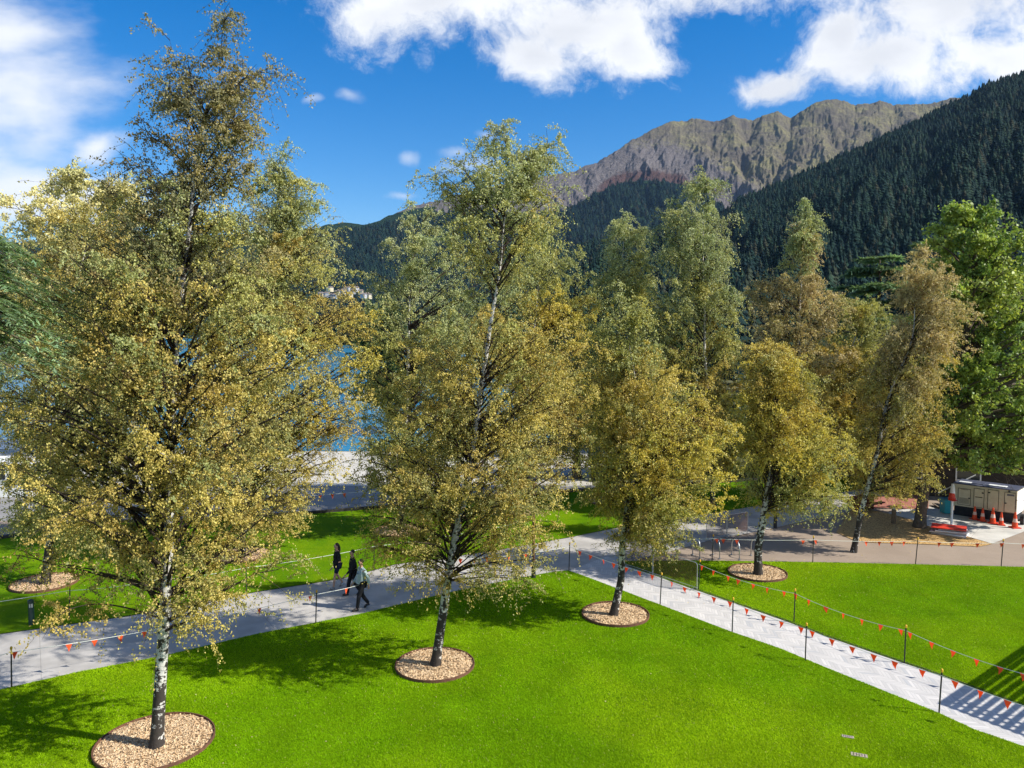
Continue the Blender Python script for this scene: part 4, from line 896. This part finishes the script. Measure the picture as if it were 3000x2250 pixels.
# short grass blades over the front and right lawns, thinning with distance
def in_poly(x, y, poly):
    c = np.zeros(len(x), bool); n = len(poly)
    for a in range(n):
        x1, y1 = poly[a][0], poly[a][1]; x2, y2 = poly[(a + 1) % n][0], poly[(a + 1) % n][1]
        if y1 == y2: continue
        k = ((y1 > y) != (y2 > y)) & (x < (x2 - x1) * (y - y1) / (y2 - y1) + x1); c ^= k
    return c
rg_ = np.random.default_rng(5); ng_ = 2000000
D_ = 14.5 + 21 * rg_.random(ng_) ** 1.5; X_ = D_ * rg_.uniform(-.72, .78, ng_); Y_ = D_
ok = in_poly(X_, Y_, [(p.x, p.y) for p in fl_pts]) | in_poly(X_, Y_, [(p.x, p.y) for p in rl])
for (a_, b_, q_) in ((455, 2180, 1.3), (1274, 1953, 1.13), (1803, 1804, 1.13), (2219, 1682, 1.13)):
    c_ = G(a_, b_); ok &= (X_ - c_.x) ** 2 + (Y_ - c_.y) ** 2 > q_ ** 2
X_, Y_ = X_[ok], Y_[ok]; m_ = len(X_); hgt_ = rg_.uniform(.012, .034, m_) * (.6 + .8 * fbm(X_ * .9, Y_ * .9, 3)); an = rg_.uniform(0, 6.28, m_); wd_ = .0035 + .00022 * Y_
bx_ = np.stack([np.cos(an) * wd_, np.sin(an) * wd_, np.zeros(m_)], 1); P_ = np.stack([X_, Y_, np.full(m_, .03)], 1)
tp_ = P_ + np.stack([rg_.normal(-.004, .02, m_), rg_.normal(0, .02, m_), hgt_], 1)
Vg = np.stack([P_ - bx_, P_ + bx_, tp_], 1).reshape(-1, 3)
pt = fbm(X_ * .22, Y_ * .22, 4); pm = fbm(X_ * 1.3 + 9, Y_ * .9, 4)
cg_ = np.array([.200, .385, .002]) * (1 - np.clip((pt - .35) * 3, 0, 1))[:, None] + np.array([.33, .50, .005]) * np.clip((pt - .35) * 3, 0, 1)[:, None]
cg_ = cg_ * (.75 + .5 * pm)[:, None] * rg_.uniform(.75, 1.25, m_)[:, None]; dryk = rg_.random(m_) < .012; cg_[dryk] = np.array([.50, .46, .14])
M_BLADE = m_leaf("grass_blades", .3, .8, .08)
tag(mesh_np("lawn_grass", Vg, np.arange(m_ * 3).reshape(m_, 3), M_BLADE, fcol=cg_), kind="stuff"); print("blades", m_)
# drain lids
for x_, y_, w, h, l_ in ((2484, 2163, .26, .10, "smaller upper drain grate in the front lawn"), (2517, 2217, .34, .14, "larger lower drain grate in the front lawn")):
    p = G(x_, y_); root = empty("drain_grate", (p.x, p.y, .03)); tag(root, l_, "drain", "drain grates in the lawn"); mb = MB(); mb.box((0, 0, .008), (w, h, .02), -.35); mb.build("lid", noisy("rusty_pink_lid", (.35, .25, .22), (.5, .42, .38), 30), root)
    mb = MB()
    for k in range(5): a = -.35; q = (k - 2) * w * .17; mb.box((q * math.cos(a), q * math.sin(a), .021), (.012, h * .7, .006), a)
    mb.build("slot", M_BLACK, root)

# ---------------------------------------------------------------- generator, cones, stack, furled banner
ga, gb = G(2790, 1508), G(2976, 1536); gd = gb - ga; GL = gd.length; grz = math.atan2(gd.y, gd.x)
gen = empty("generator", tuple(ga), grz); tag(gen, "long cream generator cabinet with outlined doors on a dark base, behind the traffic cones", "generator")
zb, zt_ = .52, 1.66; GD = 1.5
MB().box((GL / 2, GD / 2, .27), (GL - .12, GD - .1, .5)).build("base", noisy("black_base", (.02, .022, .026), (.035, .035, .04), 5), gen)
MB().box((GL / 2, GD / 2, (zb + zt_) / 2), (GL, GD, zt_ - zb)).build("body", M_CREAM, gen)
MB().box((GL / 2, GD / 2, zt_ + .02), (GL + .03, GD + .03, .04)).box((GL * .3, GD * .5, zt_ + .05), (.8, .7, .03)).build("roof", noisy("dark_blue_roof", (.05, .055, .08), (.09, .095, .13), 3, .6), gen)
MB().box((GL * .15, GD * .35, zt_ + .058), (GL * .2, .3, .02)).box((GL * .66, GD * .4, zt_ + .058), (GL * .28, .35, .02)).build("roof_hatch", M_WHITE, gen)
def gx(px): return max(.05, min(GL - .05, (px - 2790) / (2976 - 2790) * GL))
doors = [(2806, 2843, .08, .82), (2853, 2883, .05, .90), (2894, 2925, .05, .92), (2942, 2974, .02, .90)]
for i, (x0, x1, z0, z1) in enumerate(doors):
    a, b_ = gx(x0), gx(x1); zz0, zz1 = zb + z0 * (zt_ - zb), zb + z1 * (zt_ - zb)
    dr = MB().box(((a + b_) / 2, -.012, (zz0 + zz1) / 2), (b_ - a, .02, zz1 - zz0)).build("door", M_CREAM, gen)
    mb = MB(); w = .018
    for (cx_, cz_, sx_, sz_) in (((a + b_) / 2, zz1, b_ - a + w, w), ((a + b_) / 2, zz0, b_ - a + w, w), (a, (zz0 + zz1) / 2, w, zz1 - zz0 - w), (b_, (zz0 + zz1) / 2, w, zz1 - zz0 - w)): mb.box((cx_, -.026, cz_), (sx_, .012, sz_))
    mb.build("gasket", M_BLACK, dr)
    hx = [b_ - .05, b_ - .06, a + .06, a + .05][i]; hz = [.45, .8, .85, .45][i]
    MB().box((hx, -.04, zz0 + hz * (zz1 - zz0)), (.08, .03, .05)).build("handle", M_BLACK, dr)
    if i == 0:
        mb = MB()
        for k in range(7): mb.box(((a + b_) / 2, -.03, zz0 + .08 + k * .045), (b_ - a - .12, .02, .02))
        mb.build("louvre", noisy("grey_louvre", (.2, .18, .14), (.25, .22, .17), 6), dr)
    if i == 1: MB().box(((a + b_) / 2, -.026, zz0 + .55 * (zz1 - zz0)), (b_ - a - .14, .008, .045)).build("plate", M_BLACK, dr)
    if i == 3: MB().box(((a + b_) / 2 + .02, -.026, zz0 + .88 * (zz1 - zz0)), (b_ - a - .16, .008, .09)).build("plate", noisy("grey_plate", (.12, .11, .13), (.16, .15, .17), 5), dr)
MB().lathe([(.05, 0), (.05, .05), (.02, .07)], (gx(2955), -.05, zt_ - .08), 10).build("lamp", M_BLACK, gen)
def text(s_, size, loc, rot, m_, parent, ext=.004):
    cu = bpy.data.curves.new("lettering", 'FONT'); cu.body = s_; cu.size = size; cu.extrude = ext; cu.align_x = 'CENTER'; cu.align_y = 'CENTER'
    o = bpy.data.objects.new("lettering", cu); COL.objects.link(o); o.parent = parent; o.location = loc; o.rotation_euler = rot; cu.materials.append(m_)
    bpy.context.view_layer.update(); me = bpy.data.meshes.new_from_object(o.evaluated_get(bpy.context.evaluated_depsgraph_get())); bpy.data.objects.remove(o); o = bpy.data.objects.new('lettering', me); COL.objects.link(o); o.parent = parent; o.location = loc; o.rotation_euler = rot; return o
M_MAROON = mat("maroon_lettering", (.20, .02, .02), .6)
text("TUSTEQ", .17, (GL - .07, -.008, zb + .42), (R(90), R(-90), 0), M_MAROON, gen)
text("GENERATOR", .055, ((gx(2806) + gx(2843)) / 2, -.028, zb + .78 * (zt_ - zb)), (R(90), 0, 0), mat("faded_lettering", (.25, .17, .11), .6), gen)
# white trailer end beside it
MB().box((GL + .004, GD / 2, (zb + zt_) / 2 - .05), (.012, GD - .1, zt_ - zb)).build("end_panel", M_WHITE, gen)
MB().tube([(GL + .1, -.05, .22), (GL + .45, .5, .3)], .05, 8).build("tow_bar", M_BLACK, gen)
wh = MB(); Mx = Matrix.Rotation(R(90), 3, 'Y')
wv = []; 
wh.lathe([(.12, -.07), (.27, -.08), (.27, .08), (.12, .07)], n=20); wh.v = [(v_[2], v_[0], v_[1]) for v_ in wh.v]
wo = wh.build("wheel", M_BLACK, gen, loc=(GL + .25, .2, .27)); MB().lathe([(.12, -.05), (.12, .05)], n=14).build("rim", M_STEEL, wo).rotation_euler = (0, R(90), 0)

cone0 = empty("traffic_cone", (0, 0, 0))
MB().box((0, 0, .02), (.36, .36, .04)).build("base", M_RED, cone0); MB().lathe([(.13, .04), (.045, .62), (.035, .70)], n=16).build("cone_body", mat("orange_red_plastic", (.72, .075, .02), .5), cone0)
MB().lathe([(.1005, .26), (.075, .42)], n=16).build("reflective_band", mat("pale_reflective_band", (.75, .5, .42), .5), cone0)
for i, (x_, y_, l_, s_) in enumerate([(2855, 1522, "first traffic cone, below the generator's second door", .95), (2878, 1527, "second traffic cone from the furled banner pole", .95), (2908, 1534, "third and widest of the five traffic cones", 1.12), (2933, 1539, "fourth traffic cone, lowest topped one", .9), (2973, 1547, "last traffic cone, at the generator's white end", 1.1)]):
    c_ = cone0 if i == 0 else copy_tree(cone0); p = G(x_, y_); c_.location = (p.x, p.y, .012); c_.scale = (s_,) * 3; c_.rotation_euler = (0, 0, i * .4); tag(c_, l_, "traffic cone", "traffic cones along the generator")

p = G(2782, 1565)
for k in range(6):
    red = k == 5; o = MB().box((0, 0, 0), (1.35 + random.uniform(-.1, .2), .9 + random.uniform(-.05, .15), .03)).build("sign_board", M_RED if red else (M_WHITE if k % 2 else noisy("pale_board_%d" % k, (.55, .42, .40), (.6, .5, .48), 4)))
    o.location = (p.x + random.uniform(-.06, .1), p.y + random.uniform(-.06, .06), .035 + k * .062); o.rotation_euler = (random.uniform(-.01, .01), random.uniform(-.01, .01), -.55 + (random.uniform(-.3, .25) if not red else 0))
    tag(o, ["lowest board of the flat stack below the banner pole", "second board up in the flat stack below the banner pole", "third board up in the flat stack below the banner pole", "fourth board up in the flat stack below the banner pole", "pale board directly under the red one on the stack", "bright red board lying on top of the flat stack"][k], "board", "boards stacked flat on the leaf litter")
bn = empty("banner_pole", gp(2787, 1539)); tag(bn, "white pole with a furled red and white banner beside the red topped stack", "banner pole")
MB().lathe([(.2, 0), (.2, .03)], n=16).lathe([(.055, .03), (.05, 2.05)], n=12).build("pole", M_WHITE, bn)
MB().lathe([(.10, 1.45), (.12, 1.6), (.09, 1.9), (.055, 2.08)], n=12).build("banner", M_WHITE, bn)
MB().lathe([(.14, 1.28), (.18, 1.34), (.14, 1.42), (.125, 1.62), (.11, 1.62)], (-.02, 0, 0), n=12).lathe([(.10, 1.22), (.22, 1.26), (.10, 1.30)], (.03, 0, 0), n=12).build("banner_hem", M_RED, bn)

# bench set, bin, deck stair, building behind
bs = empty("picnic_table", (*G(2528, 1494).xy, 0), .6); tag(bs, "dark red picnic table behind the slender leaning birch", "picnic table"); M_MR = noisy("dark_red_timber", (.11, .03, .025), (.16, .045, .035), 6)
MB().box((0, 0, .72), (1.7, .75, .05)).build("table_top", M_MR, bs)
for s_ in (-1, 1): MB().box((0, s_ * .62, .44), (1.7, .26, .05)).build("seat", M_MR, bs)
for s_ in (-1, 1): MB().box((s_ * .6, 0, .35), (.08, .5, .69)).box((s_ * .6, 0, .38), (.07, 1.4, .07)).build("leg", M_MR, bs)
bi = empty("rubbish_bin", gp(2772, 1504)); tag(bi, "turquoise bin in the shade left of the banner pole", "bin")
MB().box((0, 0, .4), (.42, .46, .7), taper=1.15).build("body", mat("turquoise_plastic", (.03, .30, .34), .5), bi); MB().box((0, 0, .78), (.5, .56, .06)).build("lid", mat("dark_turquoise_plastic", (.02, .16, .19), .5), bi)
ds = empty("timber_stair", (*G(2752, 1492).xy, 0), -.2); tag(ds, "weathered timber stair with a sloping pale handrail behind the thick trunk", "stair")
for k in range(6): MB().box((.1 + k * .28, .5, .1 + k * .17), (.3, 1.0, .05)).build("step", M_TIMBER, ds)
MB().box((.85, -.04, .45), (1.7, .05, .16), M=Matrix.Rotation(-.54, 3, 'Y')).build("stringer", M_TIMBER, ds); MB().tube([(-.1, -.05, .9), (1.7, -.05, 1.95)], .03, 6).build("handrail", M_WHITE, ds)
bl = empty("timber_building", (21.5, 45.5, 0), -.35); tag(bl, "dark timber building under the broadleaf tree behind the generator", "building")
M_DKT = noisy("dark_stained_timber", (.035, .028, .022), (.06, .048, .04), 4)
MB().box((6, 3, 1.7), (12, 6, 3.4)).build("wall", M_DKT, bl)
MB().add([(-.6, -.8, 3.4), (12.6, -.8, 3.4), (12.6, 6.8, 3.4), (-.6, 6.8, 3.4), (-.6, 3, 5.0), (12.6, 3, 5.0)], [(0, 1, 5, 4), (2, 3, 4, 5), (0, 4, 3), (1, 2, 5), (3, 2, 1, 0)]).build("roof", noisy("grey_iron_roof", (.16, .16, .17), (.22, .22, .23), 2, .6), bl)
for x_ in (2, 5, 8.5): w_ = MB().box((x_, -.03, 1.6), (1.3, .05, 1.2)).build("window", M_WHITE, bl); MB().box((x_, -.06, 1.6), (1.14, .02, 1.04)).build("pane", M_GLASS, w_)
# pale building behind the birches, far right middle
b3 = empty("shore_building", (*G(2600, 1365).xy, 0), .1); tag(b3, "pale low building glimpsed through the foliage behind the slender leaning birch", "building")
MB().box((0, 2, 1.6), (9, 4, 3.2)).build("wall", noisy("pale_grey_wall", (.42, .43, .44), (.5, .5, .52), 2), b3); MB().box((0, 2, 3.3), (9.8, 4.8, .2)).build("roof", M_WHITE, b3)
for x_ in (-3, -1, 1, 3): w_ = MB().box((x_, -.03, 1.7), (1.2, .05, 1.1)).build("window", M_WHITE, b3); MB().box((x_, -.06, 1.7), (1.05, .02, .95)).build("pane", M_GLASS, w_)
# kiosk at the left edge
kk = empty("white_kiosk", (*G(24, 1456).xy, 0), .1); tag(kk, "white framed kiosk on the beach at the left edge", "kiosk")
MB().box((0, 1, .5), (2.6, 2, 1.0)).build("wall", M_WHITE, kk)
for x_ in (-1.22, 0, 1.22): MB().box((x_, 0, 1.45), (.14, .14, .92)).build("post", M_WHITE, kk)
MB().box((0, 1.0, 1.4), (2.2, 1.6, .8)).build("pane", M_GLASS, kk); MB().box((0, 1, 2.0), (2.9, 2.3, .16)).build("roof", M_WHITE, kk)

# boat on the lake
bt = empty("motor_boat", (*G(1066, 1180).xy, .02)); tag(bt, "small white motor boat on the lake between the birches", "boat")
hull = [(-2.4, -.9, 0), (1.6, -.9, 0), (3.2, 0, 0), (1.6, .9, 0), (-2.4, .9, 0), (-2.5, -1.1, .8), (1.8, -1.1, .9), (3.8, 0, 1.1), (1.8, 1.1, .9), (-2.5, 1.1, .8)]
MB().add(hull, [(4, 3, 2, 1, 0), (0, 1, 6, 5), (1, 2, 7, 6), (2, 3, 8, 7), (3, 4, 9, 8), (4, 0, 5, 9), (5, 6, 7, 8, 9)]).build("hull", M_WHITE, bt)
MB().box((0, 0, 1.2), (1.8, 1.4, .8), taper=.8).build("cabin", M_WHITE, bt); MB().box((0, 0, 1.25), (1.85, 1.45, .3), taper=.95).build("windscreen", M_GLASS, bt)

# houses on the far shore
M_HW = noisy("weathered_house_wall", (.34, .34, .36), (.45, .45, .46), .2)
HG = "small pale houses on the far shore"
for k in range(16):
    px = 940 + k * 9.5 + random.uniform(-3, 3); py = 848 + random.uniform(-6, 22); Yd = 1330 + random.uniform(-40, 40); p = AT(px, py, Yd)
    # foot of the slope below each house
    h = empty("far_house", (p.x, p.y, p.z - 6), random.uniform(-.6, .6)); tag(h, "tiny pale house on the far shore below the dark forest", "house", HG)
    w = random.uniform(6, 10); MB().box((0, 0, 2.5), (w, 8, 7)).build("wall", M_HW if k % 3 else M_CREAM, h)
    MB().add([(-w / 2 - .5, -4.5, 6), (w / 2 + .5, -4.5, 6), (w / 2 + .5, 4.5, 6), (-w / 2 - .5, 4.5, 6), (-w / 2 - .5, 0, 8.5), (w / 2 + .5, 0, 8.5)], [(0, 1, 5, 4), (2, 3, 4, 5), (0, 4, 3), (1, 2, 5), (3, 2, 1, 0)]).build("roof", noisy("house_roof_%d" % k, (.15, .12, .12), (.3, .26, .24), 1, .8, .1, 0), h)
# scattered conifers on the flat between the park and the hill
rr_ = random.Random(8)
for k in range(70):
    px = 1600 + k * 20 + rr_.uniform(-12, 12); Yd = rr_.uniform(120, 300); o = cmesh[k % 3].copy(); COL.objects.link(o)
    hh = rr_.uniform(13, 22); o.location = ((px - 1500) / F * Yd, Yd, -.1); o.scale = (hh * 1.1, hh * 1.1, hh); o.rotation_euler = (0, 0, rr_.uniform(0, 6))
    tag(o, "dark conifer on the flat ground at the foot of the forested hill", "conifer", "conifers at the hill's foot")
# dark pines of the peninsula
src = cmesh[0].data
for k in range(46):
    px = 940 + k * 4.3 + random.uniform(-4, 4); Yd = random.uniform(600, 680); p = AT(px, 1010, Yd); o = bpy.data.objects.new("peninsula_pine", src); COL.objects.link(o)
    hh = random.uniform(24, 34) * (1.0 if px > 975 else .6); o.location = (p.x, Yd, -.5); o.scale = (hh * 1.5, hh * 1.5, hh); o.rotation_euler = (0, 0, random.uniform(0, 6))
    tag(o, "dark pine on the wooded point across the water", "pine", "pines on the wooded point across the lake")
sheet("peninsula", [(-190, 590), (120, 590), (160, 720), (-190, 720)], .06, noisy("dark_bank", (.02, .025, .015), (.03, .035, .02), .1, .9, .1, 0))

# unseen stand-in for the building's balcony, shaped to cast slatted shadow on the path
ca = G(2759, 2067); e_ = (G(3000, 1903) - ca); e_.z = 0; e_.normalize(); w_d = (G(3000, 2160) - ca); w_d.z = 0; w_d.normalize()
zr = 3.1; k_ = zr / math.tan(SUN_EL); hs = Vector((sdir.x, sdir.y, 0)).normalized(); C0 = ca + hs * k_
pg = empty("shadow_canopy", tuple(C0)); tag(pg, "slatted shade canopy just outside the right edge, casting its striped shadow over the path", "canopy")
def bar(a, b_, w, h, z):
    d = b_ - a; return MB().box(((a.x + b_.x) / 2, (a.y + b_.y) / 2, z), (d.length, w, h), math.atan2(d.y, d.x))
for i in range(11):
    o = w_d * (i * .24); bar(o, o + e_ * 9, .12 if i else .22, .05, zr).build("slat", M_TIMBER, pg)
for i in range(3): a = e_ * (.02 + i * .27); bar(a, a + w_d * 3.4, .07, .05, zr - .06).build("rafter", M_TIMBER, pg)
q0 = w_d * 2.62; mb = MB(); pts = [q0 + e_ * .6, q0 + e_ * 9, q0 + e_ * 9 + w_d * 7, q0 + e_ * .6 + w_d * 7]
mb.add([(p_.x, p_.y, zr + .03) for p_ in pts] + [(p_.x, p_.y, zr + .11) for p_ in pts], [(3, 2, 1, 0), (4, 5, 6, 7), (0, 1, 5, 4), (1, 2, 6, 5), (2, 3, 7, 6), (3, 0, 4, 7)]).build("roof_panel", M_WHITE, pg)
for a in (e_ * 3, q0 + e_ * 8.8, q0 + e_ * .4 + w_d * 6.8, q0 + e_ * 8.8 + w_d * 6.8): MB().tube([(a.x, a.y, 0), (a.x, a.y, zr)], .06, 8).build("post", M_TIMBER, pg)
# ---------------------------------------------------------------- people
def skin_obj(name, J, E, m, parent, sub=1, root=0):
    """J: list of (x,y,z,r) or (x,y,z,rx,ry); E: edges"""
    me = bpy.data.meshes.new(name); me.from_pydata([j[:3] for j in J], E, []); me.materials.append(m)
    o = bpy.data.objects.new(name, me); COL.objects.link(o); o.parent = parent
    md = o.modifiers.new("skin", 'SKIN'); md.use_smooth_shade = True
    sv = me.skin_vertices[0].data if me.skin_vertices else None
    if sv is None:
        bpy.context.view_layer.objects.active = o; me.update()
        sv = me.skin_vertices[0].data
    for i, j in enumerate(J): sv[i].radius = (j[3], j[4] if len(j) > 4 else j[3])
    sv[root].use_root = True
    s_ = o.modifiers.new("sub", 'SUBSURF'); s_.levels = sub; s_.render_levels = sub; return o
SKIN = mat("skin", (.42, .25, .18), .6, .3); HAIR = mat("dark_hair", (.02, .014, .01), .6, .3)
def person(base, heading, H, label, top_m, leg_m, shoe_m, shorts=False, hip=(0, 0, 0), stride=.34, phase=1, arms=None, hair_long=False, coat=0.0, bag=None, glasses=False, bulk=1.0):
    root = empty("person", base, heading); tag(root, label, "person", "three people walking on the main path"); s = H / 1.75; root.scale = (s, s, s)
    # +x is forward; y is the person's left
    def leg(side, f):      # f>0 foot in front
        y = .09 * side; hp = (0, y, .92)
        if f > 0: kn = (.20 * f + .04, y, .50); an = (.37 * f, y, .09); to = (.37 * f + .16, y + .01 * side, .05)
        else: kn = (.02 + .06 * f, y, .49); an = (.42 * f, y, .15); to = (.42 * f + .13, y + .01 * side, .045)
        return hp, kn, an, to
    LL = leg(1, stride * 2 * .8 * phase); RL = leg(-1, -stride * 2 * .8 * phase)
    arms = arms or ((.14, -.10), (-.20, -.12))
    def arm(side, sw, bend):
        y = .19 * side; sh = (0.0, y, 1.42); el = (sw * .7 - .02, y + .05 * side, 1.14); wr = (sw * 1.3 + .06 - bend * .5, y + .03 * side, .90 - bend * .2); return sh, el, wr
    la = arm(1, *arms[0]); ra_ = arm(-1, *arms[1])
    J = [(0, 0, .95, .12, .15), (0.01, 0, 1.15, .105, .135), (.02, 0, 1.34, .11, .16), (.02, 0, 1.46, .07, .09), (.03, 0, 1.53, .05), (.045, 0, 1.60, .075, .07), (.05, 0, 1.69, .085, .075), (.045, 0, 1.745, .05, .05)]
    E = [(0, 1), (1, 2), (2, 3), (3, 4), (4, 5), (5, 6), (6, 7)]
    def chain(a, pts):
        prev = a
        for p in pts: J.append(p); E.append((prev, len(J) - 1)); prev = len(J) - 1
        return prev
    for (hp, kn, an, to) in (LL, RL): chain(0, [(*hp, .088), (*kn, .055), (*an, .036), (*to, .034)])
    ends = []
    for (sh, el, wr) in (la, ra_): ends.append((chain(2, [(*sh, .055), (*el, .040), (*wr, .026)]), el, wr))
    for (k, el, wr) in ends:     # palm and fingers
        d = (Vector(wr) - Vector(el)).normalized(); side = 1 if wr[1] > 0 else -1; w = Vector(wr)
        pm = w + d * .055; J.append((*pm, .022, .030)); pk = len(J) - 1; E.append((k, pk))
        for i, ln in enumerate((.065, .075, .070, .055)):
            f0 = pm + d * .04 + Vector(((i - 1.5) * .019, 0, 0)); f1 = f0 + d * ln * .55 + Vector((.006, -side * .006, 0)); f2 = f1 + d * ln * .4 + Vector((.012, -side * .012, 0))
            J.append((*f0, .009)); a = len(J) - 1; E.append((pk, a)); J.append((*f1, .008)); E.append((a, a + 1)); J.append((*f2, .007)); E.append((a + 1, a + 2))
        t0 = w + d * .03 + Vector((.032, -side * .004, 0)); t1 = t0 + d * .035 + Vector((.012, 0, 0)); J.append((*t0, .010)); a = len(J) - 1; E.append((pk, a)); J.append((*t1, .008)); E.append((a, a + 1))
    # nose and ears as small bumps on the one surface
    J.append((.135, 0, 1.655, .012)); E.append((6, len(J) - 1))
    for sd in (1, -1): J.append((.045, .082 * sd, 1.66, .015, .008)); E.append((6, len(J) - 1))
    skin_obj("body", J, E, SKIN, root, 1)
    # eyes and mouth
    mb = MB()
    for sd in (1, -1): mb.lathe([(.004, -.009), (.011, 0), (.004, .009)], (.128, .030 * sd, 1.675), 8)
    mb.build("eyes", M_BLACK, root); MB().box((.117, 0, 1.605), (.012, .045, .010)).build("mouth", mat("lips", (.3, .12, .1), .6), root)
    # hair
    hj = [(.075, 0, 1.748, .092, .088), (-.005, 0, 1.70, .092, .09)]; he = [(0, 1)]
    if hair_long: hj += [(-.05, 0, 1.60, .07, .08), (-.06, 0, 1.46, .05, .08), (-.05, 0, 1.36, .03, .05)]; he += [(1, 2), (2, 3), (3, 4)]
    else: hj += [(-.03, 0, 1.63, .06, .07)]; he += [(1, 2)]
    skin_obj("hair", hj, he, HAIR, root, 2)
    # top garment with sleeves
    tj = [(0, 0, .92 - coat, .145 + coat * .2, .185 + coat * .2), (.01, 0, 1.12, .125, .165), (.02, 0, 1.34, .13, .18), (.02, 0, 1.47, .085, .11), (.025, 0, 1.51, .065, .075)]; te = [(0, 1), (1, 2), (2, 3), (3, 4)]; tj = [(a, b_, c_, d_ * bulk, e2 * bulk) if q < 3 else (a, b_, c_, d_, e2) for q, (a, b_, c_, d_, e2) in enumerate(tj)]
    for (sh, el, wr) in (la, ra_):
        w2 = Vector(el).lerp(Vector(wr), .93); k = len(tj); tj += [(*sh, .072), (*el, .056), (*w2, .042)]; te += [(2, k), (k, k + 1), (k + 1, k + 2)]
    skin_obj("jacket", tj, te, top_m, root, 2, 1)
    # trousers or shorts
    lj = [(0, 0, .97, .135, .165)]; le = []
    for (hp, kn, an, to) in (LL, RL):
        k = len(lj)
        if shorts: m_ = Vector(hp).lerp(Vector(kn), .8); lj += [(*hp, .108), (*m_, .092)]; le += [(0, k), (k, k + 1)]
        else: a_ = Vector(kn).lerp(Vector(an), 1.04); lj += [(*hp, .108), (*kn, .078), (*a_, .060)]; le += [(0, k), (k, k + 1), (k + 1, k + 2)]
    skin_obj("shorts" if shorts else "trousers", lj, le, leg_m, root, 2)
    for (hp, kn, an, to) in (LL, RL):
        a = Vector(an); b_ = Vector(to); f = (b_ - a); heel = a - f * .35; heel.z = max(.035, a.z - .045 if a.z > .12 else .035)
        skin_obj("shoe", [(*heel, .045), (*(a.lerp(b_, .45)), .052, .046), (*(b_ + f * .25), .036, .045)], [(0, 1), (1, 2)], shoe_m, root, 2)
    if bag:
        skin_obj("shoulder_bag", [(-.10, .24, 1.0, .09, .10), (.10, .26, 1.02, .10, .09), (.0, .25, .88, .09, .13)], [(0, 1), (1, 2)], bag, root, 2, 1)
        MB().tube([(-.1, .26, 1.06), (0, .16, 1.5), (.12, .26, 1.08)], .012, 6).build("bag_strap", bag, root)
    if glasses: MB().box((.125, 0, 1.676), (.014, .13, .028)).build("glasses", M_BLACK, root)
    return root
hd = math.atan2(pa.y - pb.y, pa.x - pb.x)
K1 = noisy("black_cloth", (.010, .010, .013), (.018, .018, .022), 12, .85, .15, .2); K2_ = mat("navy_cloth", (.012, .016, .045), .85, .15)
BLUE = noisy("light_blue_grey_cloth", (.26, .34, .37), (.32, .40, .42), 9, .85, .15, .3)
person(gp(1062, 1785), hd, 1.74, "walker in a light blue grey jacket and black trousers, nearest of the three", BLUE, K1, M_BLACK, phase=1, arms=((-.16, .0), (.12, -.05)), glasses=True, stride=.38, bulk=1.18)
person(gp(1036, 1744), hd, 1.66, "middle walker dressed all in black with a dark shoulder bag", K1, K1, M_BLACK, phase=-1, arms=((.2, -.1), (-.2, 0)), coat=.12, bag=K1, stride=.36)
person(gp(990, 1722), hd, 1.68, "rear walker in a black top and dark shorts with long dark hair and bare legs", K1, K2_, noisy("pale_trainers", (.05, .05, .05), (.6, .6, .6), 8), shorts=True, phase=1, arms=((.12, -.1), (-.15, 0)), hair_long=True, coat=.06, stride=.34)
hz = bpy.data.materials.new("haze_air"); hz.use_nodes = True; t = NT(hz); t.N.remove(t.b); pv = t.n("ShaderNodeVolumePrincipled"); pv.inputs["Color"].default_value = (.36, .62, 1, 1); pv.inputs["Density"].default_value = HAZE; pv.inputs["Anisotropy"].default_value = .0
t.link(pv.outputs[0], t.out.inputs["Volume"])
tag(MB().box((0, 5950, 749), (18200, 12300, 1502)).build("haze", hz), kind="stuff")
print("scene done")
